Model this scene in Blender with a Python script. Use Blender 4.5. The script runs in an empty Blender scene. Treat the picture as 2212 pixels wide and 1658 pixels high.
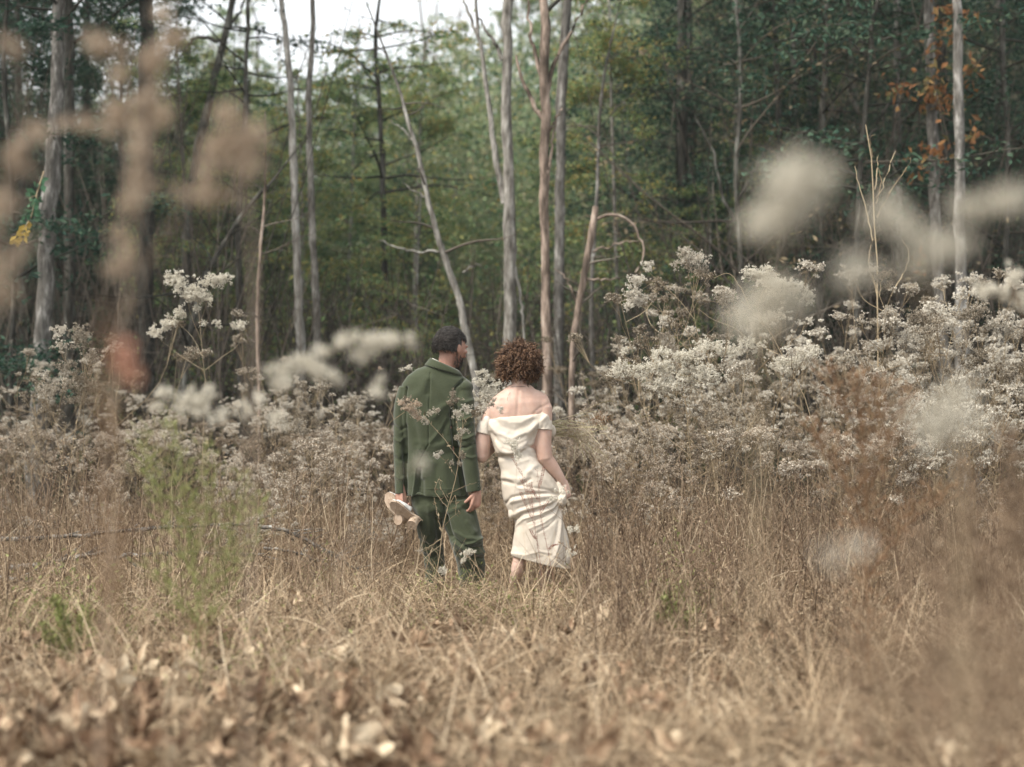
import bpy, math, random
import numpy as np
from mathutils import Vector, Euler
SC = bpy.context.scene
COL = SC.collection
R = math.radians
# ------------------------------------------------------------------ camera
FPX, HX, HY, CAMH, YC = 3072.0, 1106.0, 879.0, 1.25, 9.3   # focal length in units of a 2212 px wide frame
cam = bpy.data.cameras.new('camera')
cam.lens = 50; cam.sensor_width = 36; cam.sensor_fit = 'HORIZONTAL'
cam.shift_y = (HY - 829) / 2212.0
cam.clip_start = 0.05; cam.clip_end = 2000
cam.dof.use_dof = True; cam.dof.focus_distance = 9.3; cam.dof.aperture_fstop = 1.2
co = bpy.data.objects.new('camera', cam); COL.objects.link(co)
co.location = (0, 0, CAMH); co.rotation_euler = (R(90), 0, 0)
SC.camera = co
# ------------------------------------------------------------------ sky, sun, exposure
SUN_EL, SUN_AZ = 52, 238      # azimuth clockwise from +Y: behind the camera, a little to the left
w = bpy.data.worlds.new('World'); SC.world = w; w.use_nodes = True
nt = w.node_tree; nt.nodes.clear()
sky = nt.nodes.new('ShaderNodeTexSky'); sky.sky_type = 'NISHITA'; sky.sun_disc = False
sky.sun_elevation = R(SUN_EL); sky.sun_rotation = R(SUN_AZ); sky.air_density = 1.0; sky.dust_density = 6.0; sky.ozone_density = 0.6
hs = nt.nodes.new('ShaderNodeHueSaturation'); hs.inputs['Saturation'].default_value = 0.22
mixc = nt.nodes.new('ShaderNodeMix'); mixc.data_type = 'RGBA'; mixc.inputs[0].default_value = 0.55
mixc.inputs[7].default_value = (7.2, 7.45, 7.6, 1)       # even cloud layer
bg = nt.nodes.new('ShaderNodeBackground'); bg.inputs[1].default_value = 0.11
wo = nt.nodes.new('ShaderNodeOutputWorld')
nt.links.new(sky.outputs[0], hs.inputs['Color']); nt.links.new(hs.outputs[0], mixc.inputs[6])
nt.links.new(mixc.outputs[2], bg.inputs[0]); nt.links.new(bg.outputs[0], wo.inputs[0])
sl = bpy.data.lights.new('sun', 'SUN'); sl.energy = 2.0; sl.angle = R(16); sl.color = (1.0, 0.93, 0.82)
so = bpy.data.objects.new('sun', sl); COL.objects.link(so)
d = Vector((math.sin(R(SUN_AZ)) * math.cos(R(SUN_EL)), math.cos(R(SUN_AZ)) * math.cos(R(SUN_EL)), math.sin(R(SUN_EL))))
so.rotation_euler = (-d).to_track_quat('-Z', 'Y').to_euler()
vs = SC.view_settings; SC.display_settings.display_device = 'sRGB'
vs.view_transform = 'Standard'; vs.look = 'None'; vs.exposure = 1.3; vs.gamma = 1.0
cy = SC.cycles
cy.use_denoising = True; cy.max_bounces = 6; cy.diffuse_bounces = 3; cy.glossy_bounces = 2; cy.transmission_bounces = 3
cy.transparent_max_bounces = 4; cy.volume_bounces = 0; cy.caustics_reflective = False; cy.caustics_refractive = False
cy.use_adaptive_sampling = True; cy.adaptive_threshold = 0.015
SC.render.film_transparent = False

rng = np.random.default_rng(7)
# ------------------------------------------------------------------ helpers
def at(px, py, Y):
    """point seen at (px,py) of the photograph (2212 wide) at distance Y"""
    return np.array([(px - HX) / FPX * Y, Y, CAMH - (py - HY) / FPX * Y])

def sstep(t): t = np.clip(t, 0, 1); return t * t * (3 - 2 * t)

def n2(x, y, s=1.0, seed=0.0):
    x = x * s + seed * 3.1; y = y * s + seed * 1.7
    return (np.sin(1.3 * x + 0.7 * y) + np.sin(-0.9 * x + 1.9 * y + 1.3) + np.sin(2.3 * x - 1.1 * y + 2.1 + np.sin(0.7 * y)) + 0.6 * np.sin(3.7 * x + 3.1 * y)) / 3.6

RX = np.array([-80, -40, -21.6, -14.8, -9, -2, 2.5, 5.7, 21.6, 40, 80]); RZ = np.array([9, 10, 10.5, 10, 10, 12, 14.5, 16.7, 19, 20, 21])
def gz(x, y):
    x = np.asarray(x, float); y = np.asarray(y, float)
    z = 0.05 * n2(x, y, 0.8) * sstep((y + 2) / 4) + 0.02 * n2(x, y, 2.9, 2)
    z = z - 0.05 * np.exp(-((x + .2) ** 2 + (y - 9.3) ** 2) / 1.2)
    ridge = np.interp(x * 60 / np.maximum(y, 20), RX, RZ)
    z = z + ridge * sstep((y - 19) / 46) - 6 * sstep((y - 66) / 120) + 0.5 * n2(x, y, 0.15, 4) * sstep((y - 18) / 15)
    return z

class Acc:
    def __init__(s): s.v = []; s.f = {3: [], 4: []}; s.n = 0
    def add(s, V, F):
        V = np.asarray(V, float).reshape(-1, 3); F = np.asarray(F, int)
        if len(F) == 0: return s
        s.v.append(V); s.f[F.shape[1]].append(F + s.n); s.n += len(V); return s
    def arrays(s):
        V = np.concatenate(s.v)
        return V, [np.concatenate(s.f[k]) for k in (3, 4) if s.f[k]]
    def mesh(s, name, mat=None, smooth=True):
        me = bpy.data.meshes.new(name)
        if s.n:
            V, Fs = s.arrays()
            me.vertices.add(len(V)); me.vertices.foreach_set('co', V.astype(np.float32).ravel())
            li = np.concatenate([f.ravel() for f in Fs]); tot = np.concatenate([np.full(len(f), f.shape[1]) for f in Fs])
            st = np.concatenate([[0], np.cumsum(tot)[:-1]])
            me.loops.add(len(li)); me.loops.foreach_set('vertex_index', li.astype(np.int32))
            me.polygons.add(len(tot)); me.polygons.foreach_set('loop_start', st.astype(np.int32)); me.polygons.foreach_set('loop_total', tot.astype(np.int32))
            me.polygons.foreach_set('use_smooth', np.full(len(tot), smooth))
            me.update(calc_edges=True)
        if mat: me.materials.append(mat)
        return me
    def obj(s, name, mat=None, parent=None, smooth=True):
        o = bpy.data.objects.new(name, s.mesh(name, mat, smooth)); COL.objects.link(o)
        if parent is not None: o.parent = parent
        return o

def tag(o, label=None, cat=None, group=None, kind=None):
    for k, v in (('label', label), ('category', cat), ('group', group), ('kind', kind)):
        if v: o[k] = v
    return o
def thing(name, label, cat, loc=(0, 0, 0), rz=0, group=None):
    o = bpy.data.objects.new(name, None); COL.objects.link(o); o.location = loc; o.rotation_euler = (0, 0, rz); o.empty_display_size = .1
    return tag(o, label, cat, group)
def copy_tree(o, parent=None, kids=None):
    c = o.copy(); COL.objects.link(c); c.parent = parent
    for ch in KIDS.get(o.name, []): copy_tree(ch, c)
    return c
KIDS = {}
def register(o):
    """remember the children of a source thing so that it can be copied"""
    for ch in COL.objects:
        if ch.parent is o: KIDS.setdefault(o.name, []).append(ch)

def norm(a): return a / np.maximum(np.linalg.norm(a, axis=-1, keepdims=True), 1e-9)
def ribbons(P, W, side):
    N, K, _ = P.shape
    off = side[:, None, :] * W[:, :, None] * .5
    V = np.stack([P - off, P + off], 2).reshape(-1, 3)
    i = np.arange(N)[:, None] * (2 * K) + np.arange(K - 1)[None] * 2
    return V, np.stack([i, i + 1, i + 3, i + 2], -1).reshape(-1, 4)
def tubes(P, Rr, sides=4):
    N, K, _ = P.shape
    T = norm(np.gradient(P, axis=1))
    ref = np.where(np.abs(T[:, :, 2:3]) > .9, np.array([1., 0, 0]), np.array([0, 0, 1.]))
    u = norm(np.cross(T, ref)); v = np.cross(T, u)
    a = np.linspace(0, 2 * np.pi, sides, endpoint=False)
    V = P[:, :, None] + Rr[:, :, None, None] * (np.cos(a)[None, None, :, None] * u[:, :, None] + np.sin(a)[None, None, :, None] * v[:, :, None])
    b = np.arange(N)[:, None, None] * K * sides; k = np.arange(K - 1)[None, :, None] * sides; s = np.arange(sides)[None, None]; s2 = (s + 1) % sides
    F = np.stack(np.broadcast_arrays(b + k + s, b + k + s2, b + k + sides + s2, b + k + sides + s), -1).reshape(-1, 4)
    return V.reshape(-1, 3), F
def resample(pts, K):
    pts = np.asarray(pts, float)
    if len(pts) > 2:   # catmull-rom
        q = np.vstack([2 * pts[0] - pts[1], pts, 2 * pts[-1] - pts[-2]]); out = []
        for i in range(1, len(q) - 2):
            for t in np.linspace(0, 1, 8, endpoint=False):
                a, b, c, e = q[i - 1], q[i], q[i + 1], q[i + 2]
                out.append(.5 * (2 * b + (c - a) * t + (2 * a - 5 * b + 4 * c - e) * t * t + (3 * b - a - 3 * c + e) * t ** 3))
        out.append(pts[-1]); pts = np.array(out)
    L = np.concatenate([[0], np.cumsum(np.linalg.norm(np.diff(pts[:, :3], axis=0), axis=1))])
    t = np.linspace(0, L[-1], K)
    return np.stack([np.interp(t, L, pts[:, j]) for j in range(pts.shape[1])], 1)
def leafquads(C, D, Nn, ln, wd, bend=0.0):
    """rhombic leaves: centre, direction, normal"""
    D = norm(D); S = norm(np.cross(D, Nn)); U = np.cross(S, D)
    ln = np.asarray(ln)[:, None]; wd = np.asarray(wd)[:, None]
    V = np.stack([C - D * ln * .5, C + S * wd * .5 + U * wd * bend, C + D * ln * .5, C - S * wd * .5 + U * wd * bend], 1).reshape(-1, 3)
    return V, np.arange(len(C) * 4).reshape(-1, 4)
def rdir(r, n): return norm(r.normal(size=(n, 3)))
def tufts(r, C, s, k=7):
    """fluffy seed tufts: k small random rhombs round each centre"""
    n = len(C); s = np.broadcast_to(np.asarray(s, float), (n,))
    D = rdir(r, n * k); Cc = np.repeat(C, k, 0) + D * np.repeat(s, k)[:, None] * .55
    ss = np.repeat(s, k) * r.uniform(.7, 1.3, n * k)
    return leafquads(Cc, D + r.normal(size=D.shape) * .4, rdir(r, n * k), ss * 1.15, ss * .62)

# ------------------------------------------------------------------ materials
def ramp(nt, cols, fac, const=False):
    cr = nt.nodes.new('ShaderNodeValToRGB'); e = cr.color_ramp.elements
    n = len(cols)
    e[0].position = 0; e[0].color = (*cols[0], 1); e[1].position = 1 if n > 1 else 1; e[1].color = (*cols[-1], 1)
    for i in range(1, n - 1):
        x = e.new(i / (n - 1)); x.color = (*cols[i], 1)
    if const: cr.color_ramp.interpolation = 'CONSTANT'
    nt.links.new(fac, cr.inputs[0]); return cr.outputs[0]
def base_mat(name):
    m = bpy.data.materials.new(name); m.use_nodes = True; nt = m.node_tree
    return m, nt, nt.nodes['Principled BSDF'], nt.nodes['Material Output']
def math_node(nt, op, a, b=None):
    n = nt.nodes.new('ShaderNodeMath'); n.operation = op
    for i, x in enumerate((a, b)):
        if x is None: continue
        if isinstance(x, (int, float)): n.inputs[i].default_value = x
        else: nt.links.new(x, n.inputs[i])
    return n.outputs[0]
def plantmat(name, cols, trans=0.25, rough=.85, clump=0.0, cscale=1.5, objvar=0.0, const=False):
    """colour varies from piece to piece (random per island), from plant to plant and in soft clumps"""
    m, nt, p, out = base_mat(name)
    g = nt.nodes.new('ShaderNodeNewGeometry')
    f = g.outputs['Random Per Island']
    if clump or objvar:
        tc = nt.nodes.new('ShaderNodeTexCoord'); nz = nt.nodes.new('ShaderNodeTexNoise'); nz.inputs['Scale'].default_value = cscale; nz.inputs['Detail'].default_value = 2
        nt.links.new(tc.outputs['Object'], nz.inputs['Vector'])
        oi = nt.nodes.new('ShaderNodeObjectInfo')
        a = math_node(nt, 'MULTIPLY', math_node(nt, 'SUBTRACT', nz.outputs[0], .5), clump * 4)
        b = math_node(nt, 'MULTIPLY', math_node(nt, 'SUBTRACT', oi.outputs['Random'], .5), objvar)
        f = math_node(nt, 'ADD', math_node(nt, 'ADD', math_node(nt, 'MULTIPLY', f, 1 - clump * .4), a), b)
        f.node.use_clamp = True
    c = ramp(nt, cols, f, const)
    nt.links.new(c, p.inputs['Base Color']); p.inputs['Roughness'].default_value = rough; p.inputs['Specular IOR Level'].default_value = .25
    if trans:
        t = nt.nodes.new('ShaderNodeBsdfTranslucent'); nt.links.new(c, t.inputs[0])
        mx = nt.nodes.new('ShaderNodeMixShader'); mx.inputs[0].default_value = trans
        nt.links.new(p.outputs[0], mx.inputs[1]); nt.links.new(t.outputs[0], mx.inputs[2]); nt.links.new(mx.outputs[0], out.inputs[0])
    return m
def noisemat(name, cols, scale=8, detail=6, rough=.85, bump=0.3, bscale=40, stretch=(1, 1, 1), spec=.25, objvar=0.0, sheen=0.0, bdist=.01, sss=0.0):
    m, nt, p, out = base_mat(name)
    tc = nt.nodes.new('ShaderNodeTexCoord'); mp = nt.nodes.new('ShaderNodeMapping'); mp.inputs['Scale'].default_value = stretch
    nt.links.new(tc.outputs['Object'], mp.inputs[0])
    nz = nt.nodes.new('ShaderNodeTexNoise'); nz.inputs['Scale'].default_value = scale; nz.inputs['Detail'].default_value = detail; nz.inputs['Roughness'].default_value = .62
    nt.links.new(mp.outputs[0], nz.inputs['Vector'])
    f = math_node(nt, 'MULTIPLY', math_node(nt, 'SUBTRACT', nz.outputs[0], .5), 2.6)
    f = math_node(nt, 'ADD', f, .5)
    if objvar:
        oi = nt.nodes.new('ShaderNodeObjectInfo'); f = math_node(nt, 'ADD', f, math_node(nt, 'MULTIPLY', math_node(nt, 'SUBTRACT', oi.outputs['Random'], .5), objvar))
    f.node.use_clamp = True
    c = ramp(nt, cols, f); nt.links.new(c, p.inputs['Base Color'])
    p.inputs['Roughness'].default_value = rough; p.inputs['Specular IOR Level'].default_value = spec
    if sheen: p.inputs['Sheen Weight'].default_value = sheen; p.inputs['Sheen Roughness'].default_value = .5
    if sss: p.inputs['Subsurface Weight'].default_value = sss; p.inputs['Subsurface Radius'].default_value = (.02, .008, .004); p.inputs['Subsurface Scale'].default_value = .5
    if bump:
        b = nt.nodes.new('ShaderNodeBump'); b.inputs['Strength'].default_value = bump; b.inputs['Distance'].default_value = bdist
        nb = nt.nodes.new('ShaderNodeTexNoise'); nb.inputs['Scale'].default_value = bscale; nb.inputs['Detail'].default_value = 4
        nt.links.new(mp.outputs[0], nb.inputs['Vector']); nt.links.new(nb.outputs[0], b.inputs['Height']); nt.links.new(b.outputs[0], p.inputs['Normal'])
    return m

M = {}
M['soil'] = noisemat('soil', [(0.028, 0.021, 0.013), (0.060, 0.046, 0.028), (0.110, 0.085, 0.053), (0.045, 0.034, 0.022)], scale=2.2, detail=9, bump=.8, bscale=22, bdist=.04)
M['straw'] = plantmat('straw', [(0.060, 0.038, 0.023), (0.190, 0.128, 0.078), (0.340, 0.250, 0.158), (0.470, 0.365, 0.240), (0.640, 0.530, 0.385)], trans=.12, clump=.22, cscale=1.1)
M['palestraw'] = plantmat('palestraw', [(.24, .20, .10), (.40, .35, .19), (.55, .49, .30), (.66, .60, .42)], trans=.15)
M['herb'] = plantmat('herb', [(0.045, 0.028, 0.018), (0.110, 0.070, 0.044), (0.200, 0.138, 0.090), (0.310, 0.225, 0.150), (0.500, 0.410, 0.290)], trans=.1, clump=.2, cscale=1.3)
M['greenherb'] = plantmat('greenherb', [(0.140, 0.160, 0.055), (0.210, 0.235, 0.080), (0.300, 0.310, 0.130), (0.330, 0.280, 0.160)], trans=.35)
M['leafyellowgreen'] = plantmat('leafyellowgreen', [(0.060, 0.120, 0.060), (0.110, 0.190, 0.085), (0.180, 0.260, 0.110), (0.250, 0.320, 0.140), (0.340, 0.330, 0.120), (0.420, 0.300, 0.100)], trans=.35, clump=.2, cscale=.9, objvar=.25)
M['leafdark'] = plantmat('leafdark', [(0.016, 0.040, 0.028), (0.026, 0.062, 0.042), (0.042, 0.085, 0.055), (0.065, 0.110, 0.068), (0.100, 0.125, 0.070)], trans=.25, clump=.22, cscale=.8, objvar=.35)
M['leafbrown'] = plantmat('leafbrown', [(.09, .10, .055), (.14, .12, .07), (.21, .165, .10), (.28, .22, .14), (.36, .29, .2)], trans=.3, clump=.2, cscale=.8, objvar=.3)
M['leaforange'] = plantmat('leaforange', [(0.090, 0.110, 0.050), (0.180, 0.085, 0.040), (0.280, 0.130, 0.055), (0.340, 0.180, 0.075), (0.160, 0.170, 0.070)], trans=.3)
M['farwood'] = plantmat('farwood', [(0.075, 0.130, 0.080), (0.125, 0.190, 0.105), (0.180, 0.240, 0.130), (0.240, 0.270, 0.150), (0.310, 0.290, 0.170), (0.370, 0.330, 0.230)], trans=.3, clump=.25, cscale=.22)
M['twig'] = plantmat('twig', [(.04, .034, .028), (.075, .062, .05), (.12, .10, .08), (.18, .155, .125)], trans=0, objvar=.4)
M['darktwig'] = plantmat('darktwig', [(.022, .022, .018), (.04, .038, .03), (.075, .065, .05)], trans=0, objvar=.3)
M['barkgrey'] = noisemat('barkgrey', [(.04, .037, .032), (.09, .083, .073), (.16, .15, .135), (.36, .345, .32)], scale=16, detail=8, stretch=(1, 1, .32), bump=.9, bscale=30, bdist=.03, objvar=.25)
M['barkpale'] = noisemat('barkpale', [(0.060, 0.054, 0.046), (0.150, 0.138, 0.120), (0.270, 0.255, 0.228), (0.440, 0.425, 0.390)], scale=15, detail=8, stretch=(1, 1, .3), bump=.9, bscale=30, bdist=.02, objvar=.2)
M['barkdark'] = noisemat('barkdark', [(.02, .02, .017), (.045, .042, .035), (.085, .08, .068), (.20, .20, .175)], scale=12, detail=8, stretch=(1, 1, .3), bump=.9, bscale=30, bdist=.03, objvar=.3)
M['barkbare'] = noisemat('barkbare', [(.035, .027, .02), (.10, .075, .058), (.26, .20, .16), (.44, .37, .31)], scale=11, detail=7, stretch=(1, 1, .25), bump=.6, bscale=30, bdist=.02)
M['fluff'] = plantmat('fluff', [(0.140, 0.110, 0.075), (0.280, 0.235, 0.170), (0.420, 0.370, 0.295), (0.540, 0.495, 0.420), (0.660, 0.625, 0.550)], trans=.15, objvar=1.1)
M['fluffbrown'] = plantmat('fluffbrown', [(0.140, 0.105, 0.070), (0.260, 0.205, 0.150), (0.390, 0.325, 0.250), (0.520, 0.455, 0.370), (0.630, 0.580, 0.500)], trans=.15, objvar=.8)
M['fluffpale'] = plantmat('fluffpale', [(0.480, 0.440, 0.350), (0.600, 0.560, 0.470), (0.700, 0.665, 0.580), (0.780, 0.750, 0.670)], trans=.2)
M['fluffpink'] = plantmat('fluffpink', [(0.260, 0.185, 0.125), (0.420, 0.325, 0.240), (0.550, 0.455, 0.355), (0.660, 0.570, 0.470)], trans=.3)
M['weedstem'] = plantmat('weedstem', [(0.090, 0.066, 0.040), (0.190, 0.142, 0.088), (0.320, 0.250, 0.160), (0.440, 0.360, 0.240)], trans=0, objvar=.5)
M['rust'] = plantmat('rust', [(0.130, 0.072, 0.038), (0.210, 0.120, 0.065), (0.270, 0.170, 0.100), (0.240, 0.190, 0.120)], trans=.25)
M['sprig'] = plantmat('sprig', [(.16, .07, .055), (.24, .11, .085), (.32, .17, .13)], trans=.15)
M['deadleaf'] = noisemat('deadleaf', [(0.090, 0.050, 0.028), (0.220, 0.140, 0.085), (0.360, 0.260, 0.170), (0.540, 0.440, 0.310)], scale=14, detail=4, bump=.5, bscale=30, rough=.75, objvar=.9)
M['litter'] = plantmat('litter', [(0.045, 0.024, 0.014), (0.120, 0.068, 0.038), (0.240, 0.155, 0.095), (0.370, 0.270, 0.175), (0.550, 0.450, 0.320)], trans=.15, clump=.15)
M['suit'] = noisemat('suit', [(0.034, 0.042, 0.023), (0.043, 0.051, 0.028), (0.052, 0.060, 0.035)], scale=160, detail=3, rough=.92, bump=.35, bscale=420, spec=.12, sheen=.25, bdist=.002)
M['skin'] = noisemat('skin', [(0.420, 0.265, 0.205), (0.480, 0.325, 0.260), (0.530, 0.380, 0.310)], scale=7, detail=5, rough=.5, bump=.05, bscale=200, spec=.35, sss=.12)
M['skinm'] = noisemat('skinman', [(.27, .14, .10), (.34, .19, .14), (.40, .235, .175)], scale=9, detail=5, rough=.5, bump=.05, bscale=200, spec=.35, sss=.1)
M['linen'] = noisemat('linen', [(0.460, 0.400, 0.325), (0.520, 0.460, 0.385), (0.570, 0.515, 0.445)], scale=5, detail=5, rough=.8, bump=.25, bscale=500, spec=.2, bdist=.001)
M['shirt'] = noisemat('shirt', [(.72, .70, .62), (.8, .78, .70)], scale=30, bump=.1, rough=.8)
M['shoesole'] = noisemat('shoesole', [(0.270, 0.195, 0.135), (0.380, 0.290, 0.215), (0.450, 0.360, 0.280)], scale=30, bump=.2, rough=.6)
M['shoeleather'] = noisemat('shoeleather', [(.60, .58, .54), (.74, .72, .68)], scale=30, bump=.1, rough=.5)
M['brownshoe'] = noisemat('brownshoe', [(.03, .018, .01), (.06, .035, .02)], scale=20, bump=.1, rough=.45)
M['hairman'] = plantmat('hairman', [(.009, .008, .007), (.02, .017, .015), (.048, .041, .037), (.10, .088, .08)], trans=0, rough=.38)
M['hairwoman'] = plantmat('hairwoman', [(0.016, 0.008, 0.005), (0.045, 0.023, 0.013), (0.095, 0.050, 0.028), (0.170, 0.095, 0.055), (0.290, 0.180, 0.110)], trans=0, rough=.4)
M['necklace'] = noisemat('necklace', [(.05, .05, .05), (.12, .11, .1)], scale=60, bump=0, rough=.4)
M['lichenwood'] = noisemat('lichenwood', [(.03, .025, .02), (.08, .068, .056), (.16, .145, .125), (.38, .37, .34)], scale=18, detail=7, bump=.7, bscale=40, bdist=.01)
M['button'] = noisemat('button', [(.02, .03, .02), (.03, .04, .03)], scale=50, bump=0, rough=.4)

# ------------------------------------------------------------------ ground
def axis(lo, hi, fine_lo, fine_hi, fs, grow=1.18):
    a = list(np.arange(fine_lo, fine_hi, fs)); s = fs; x = fine_hi
    while x < hi: a.append(x); s *= grow; x += s
    a.append(hi); s = fs; x = fine_lo - s; b = []
    while x > lo: b.append(x); s *= grow; x -= s
    b.append(lo); return np.array(b[::-1] + a)
gx = axis(-260, 260, -9, 9, .25); gy = axis(-60, 420, 0, 70, .35)
GX, GY = np.meshgrid(gx, gy); V = np.stack([GX, GY, gz(GX, GY)], -1).reshape(-1, 3)
nx, ny = len(gx), len(gy); ii = (np.arange(ny - 1)[:, None] * nx + np.arange(nx - 1)[None]).ravel()
tag(Acc().add(V, np.stack([ii, ii + 1, ii + nx + 1, ii + nx], -1)).obj('ground', M['soil']), kind='structure')

# ------------------------------------------------------------------ grass and litter on the ground
def field_xy(r, n, y0, y1, dens=1.0, margin=1.2, xlo=None, xhi=None):
    """points over the field strip the lens can see (wider by a margin), thinned with distance"""
    y = y0 + (y1 - y0) * r.random(n) ** dens; hw = y * .365 + margin
    x = r.uniform(-1, 1, n) * hw
    return x, y
def blades(r, x, y, L, e0, bend, wd, z0=0.0, K=5):
    n = len(x); az = r.uniform(0, 2 * np.pi, n); t = np.linspace(0, 1, K)
    e = e0[:, None] - bend[:, None] * t[None]; az2 = az[:, None] + (r.normal(size=n) * .5)[:, None] * t[None]
    step = (L / (K - 1))[:, None]
    dx = np.cos(e) * np.cos(az2) * step; dy = np.cos(e) * np.sin(az2) * step; dz = np.sin(e) * step
    P = np.zeros((n, K, 3)); P[:, 1:, 0] = np.cumsum(dx, 1)[:, :-1]; P[:, 1:, 1] = np.cumsum(dy, 1)[:, :-1]; P[:, 1:, 2] = np.cumsum(dz, 1)[:, :-1]
    P += np.stack([x, y, gz(x, y) + z0], 1)[:, None]
    ground = gz(P[..., 0], P[..., 1]) + .004; P[..., 2] = np.maximum(P[..., 2], ground)
    W = wd[:, None] * (1 - .75 * t[None] ** 2)
    sd = rdir(r, n); sd[:, 2] *= .5
    return ribbons(P, W, norm(sd))
r = np.random.default_rng(11)
A = Acc()
n = 150000; x, y = field_xy(r, n, 3.2, 15.5, 1.15)
keep = r.random(n) > .5 * sstep((6.2 - y) / 1.6) * sstep((.9 - x) / .8) + .25 * (n2(x, y, 1.7, 12) < -.1); x, y = x[keep], y[keep]; n = len(x)
tall = 1 + .55 * n2(x, y, 1.5, 3); tall *= 1 + .0 * y
A.add(*blades(r, x, y, r.uniform(.10, .34, n) * tall, r.uniform(.5, 1.5, n), r.uniform(.4, 2.6, n), r.uniform(.0025, .0058, n)))
n = 60000; x, y = field_xy(r, n, 3.2, 15.5, 1.1)      # tangled straw lying across
A.add(*blades(r, x, y, r.uniform(.12, .42, n), r.uniform(-.1, .7, n), r.uniform(-.2, 1.4, n), r.uniform(.0022, .0055, n), z0=r.uniform(0, .16, n) * (1 + .5 * n2(x, y, 1.5, 3))))
n = 16000; x, y = field_xy(r, n, 4.3, 15.5, 1.0)        # longer straws standing out
A.add(*blades(r, x, y, r.uniform(.25, .65, n), r.uniform(.7, 1.5, n), r.uniform(.1, 1.4, n), r.uniform(.003, .006, n), K=6))
tag(A.obj('dry_grass', M['straw']), 'tangled tan straw and dry grass covering the field', 'grass', kind='stuff')
A = Acc(); n = 95000; x, y = field_xy(r, n, 3.2, 14, 1.0)
keep = n2(x, y, 2.1, 5) > -.35; x, y = x[keep], y[keep]; n = len(x)
C = np.stack([x, y, gz(x, y) + np.abs(r.normal(size=n)) * .09 * (1 + .6 * n2(x, y, 1.9, 5))], 1)
A.add(*leafquads(C, rdir(r, n), rdir(r, n), r.uniform(.008, .024, n), r.uniform(.005, .011, n), .2))
n = 9000; x, y = field_xy(r, n, 3.2, 13, 1.0)
A.add(*blades(r, x, y, r.uniform(.14, .34, n), r.uniform(.9, 1.57, n), r.uniform(-.4, .8, n), r.uniform(.003, .005, n)))
tag(A.obj('dead_herbs', M['herb']), 'brown withered herb leaves and stalks matted among the grass', 'undergrowth', kind='stuff')
A = Acc()                                              # small green growth in patches
for (px, py, Y, rad, cnt, h) in [(1050, 1275, 8.9, .16, 380, .10), (1470, 1340, 8.0, .09, 420, .20), (1475, 1385, 7.6, .06, 120, .10), (700, 1240, 9.6, .10, 160, .12), (935, 1265, 8.9, .12, 240, .10), (1180, 1290, 8.6, .2, 300, .08),
                                 (520, 1480, 6.3, .22, 350, .1), (120, 1330, 7.2, .13, 420, .2), (170, 1390, 6.7, .1, 260, .16), (850, 1330, 8, .3, 300, .08), (1560, 1180, 9.8, .2, 160, .12), (430, 1290, 7.6, .3, 420, .12), (1010, 1340, 7.8, .3, 260, .08), (560, 1560, 5.7, .2, 260, .1)]:
    c = at(px, py, Y); x = c[0] + r.normal(size=cnt) * rad; y = Y + r.normal(size=cnt) * rad
    Cc = np.stack([x, y, gz(x, y) + .05 + np.abs(r.normal(size=cnt)) * h], 1)
    A.add(*leafquads(Cc, rdir(r, cnt) + [0, 0, .4], rdir(r, cnt), r.uniform(.018, .045, cnt), r.uniform(.006, .014, cnt), .2))
    A.add(*blades(r, x[::4], y[::4], np.full(len(x[::4]), h * 1.3 + .05), r.uniform(1, 1.5, len(x[::4])), r.uniform(0, .6, len(x[::4])), np.full(len(x[::4]), .003)))
tag(A.obj('green_herbs', M['greenherb']), 'fresh green herb sprigs pushing up through the dead grass', 'herbs', kind='stuff')

# curled lobed leaves
def leaf_mesh(name, seed):
    r = np.random.default_rng(seed); na, nr = 40, 5; A = Acc()
    th = np.linspace(0, 2 * np.pi, na, endpoint=False)
    lob = .50 + .46 * np.abs(np.cos(2.5 * th)) ** 1.6 + .06 * np.sin(11 * th + seed) + .05 * np.sin(17 * th); lob[na // 2 - 1:na // 2 + 2] *= .7
    s = .085 * r.uniform(.85, 1.15); V = [[0, 0, 0]]
    a, b, c = r.uniform(-6, 16, 3); ph = r.uniform(0, 6)
    for k in range(1, nr + 1):
        q = k / nr; x = s * q * lob * np.cos(th); y = s * q * lob * np.sin(th) * r.uniform(.75, .95)
        z = a * x * x + b * y * y + c * x * y * .7 + .018 * q * np.sin(3 * th + ph) + .008 * q * q * np.sin(7 * th + 2 * ph)
        V += np.stack([x, y, z], 1).tolist()
    V = np.array(V); F3 = [[0, 1 + i, 1 + (i + 1) % na] for i in range(na)]
    F4 = [[1 + k * na + i, 1 + (k + 1) * na + i, 1 + (k + 1) * na + (i + 1) % na, 1 + k * na + (i + 1) % na] for k in range(nr - 1) for i in range(na)]
    A.v.append(V); A.f[3].append(np.array(F3)); A.f[4].append(np.array(F4)); A.n = len(V)
    p = resample([[-s * .5, 0, 0], [-s * 1.1, .004, .006], [-s * 1.7, .02, .03]], 6)[None]
    A.add(*tubes(p, np.full((1, 6), .0016), 4))
    return A.mesh(name, M['deadleaf'])
leafs = [leaf_mesh('fallen_leaf', s) for s in (1, 2, 3, 4, 5, 6)]
r = np.random.default_rng(21); used = 0
def put_leaf(x, y, sc, lift=.10):
    o = bpy.data.objects.new('fallen_leaf', leafs[r.integers(6)]); COL.objects.link(o)
    o.location = (x, y, float(gz(x, y)) + lift); o.rotation_euler = (r.normal() * 1.0, r.normal() * 1.0, r.uniform(0, 6.28)); o.scale = (sc,) * 3
    tag(o, 'curled tan lobed leaf lying in the dry grass with the other fallen leaves', 'leaf', 'fallen leaves in the foreground')
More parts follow.
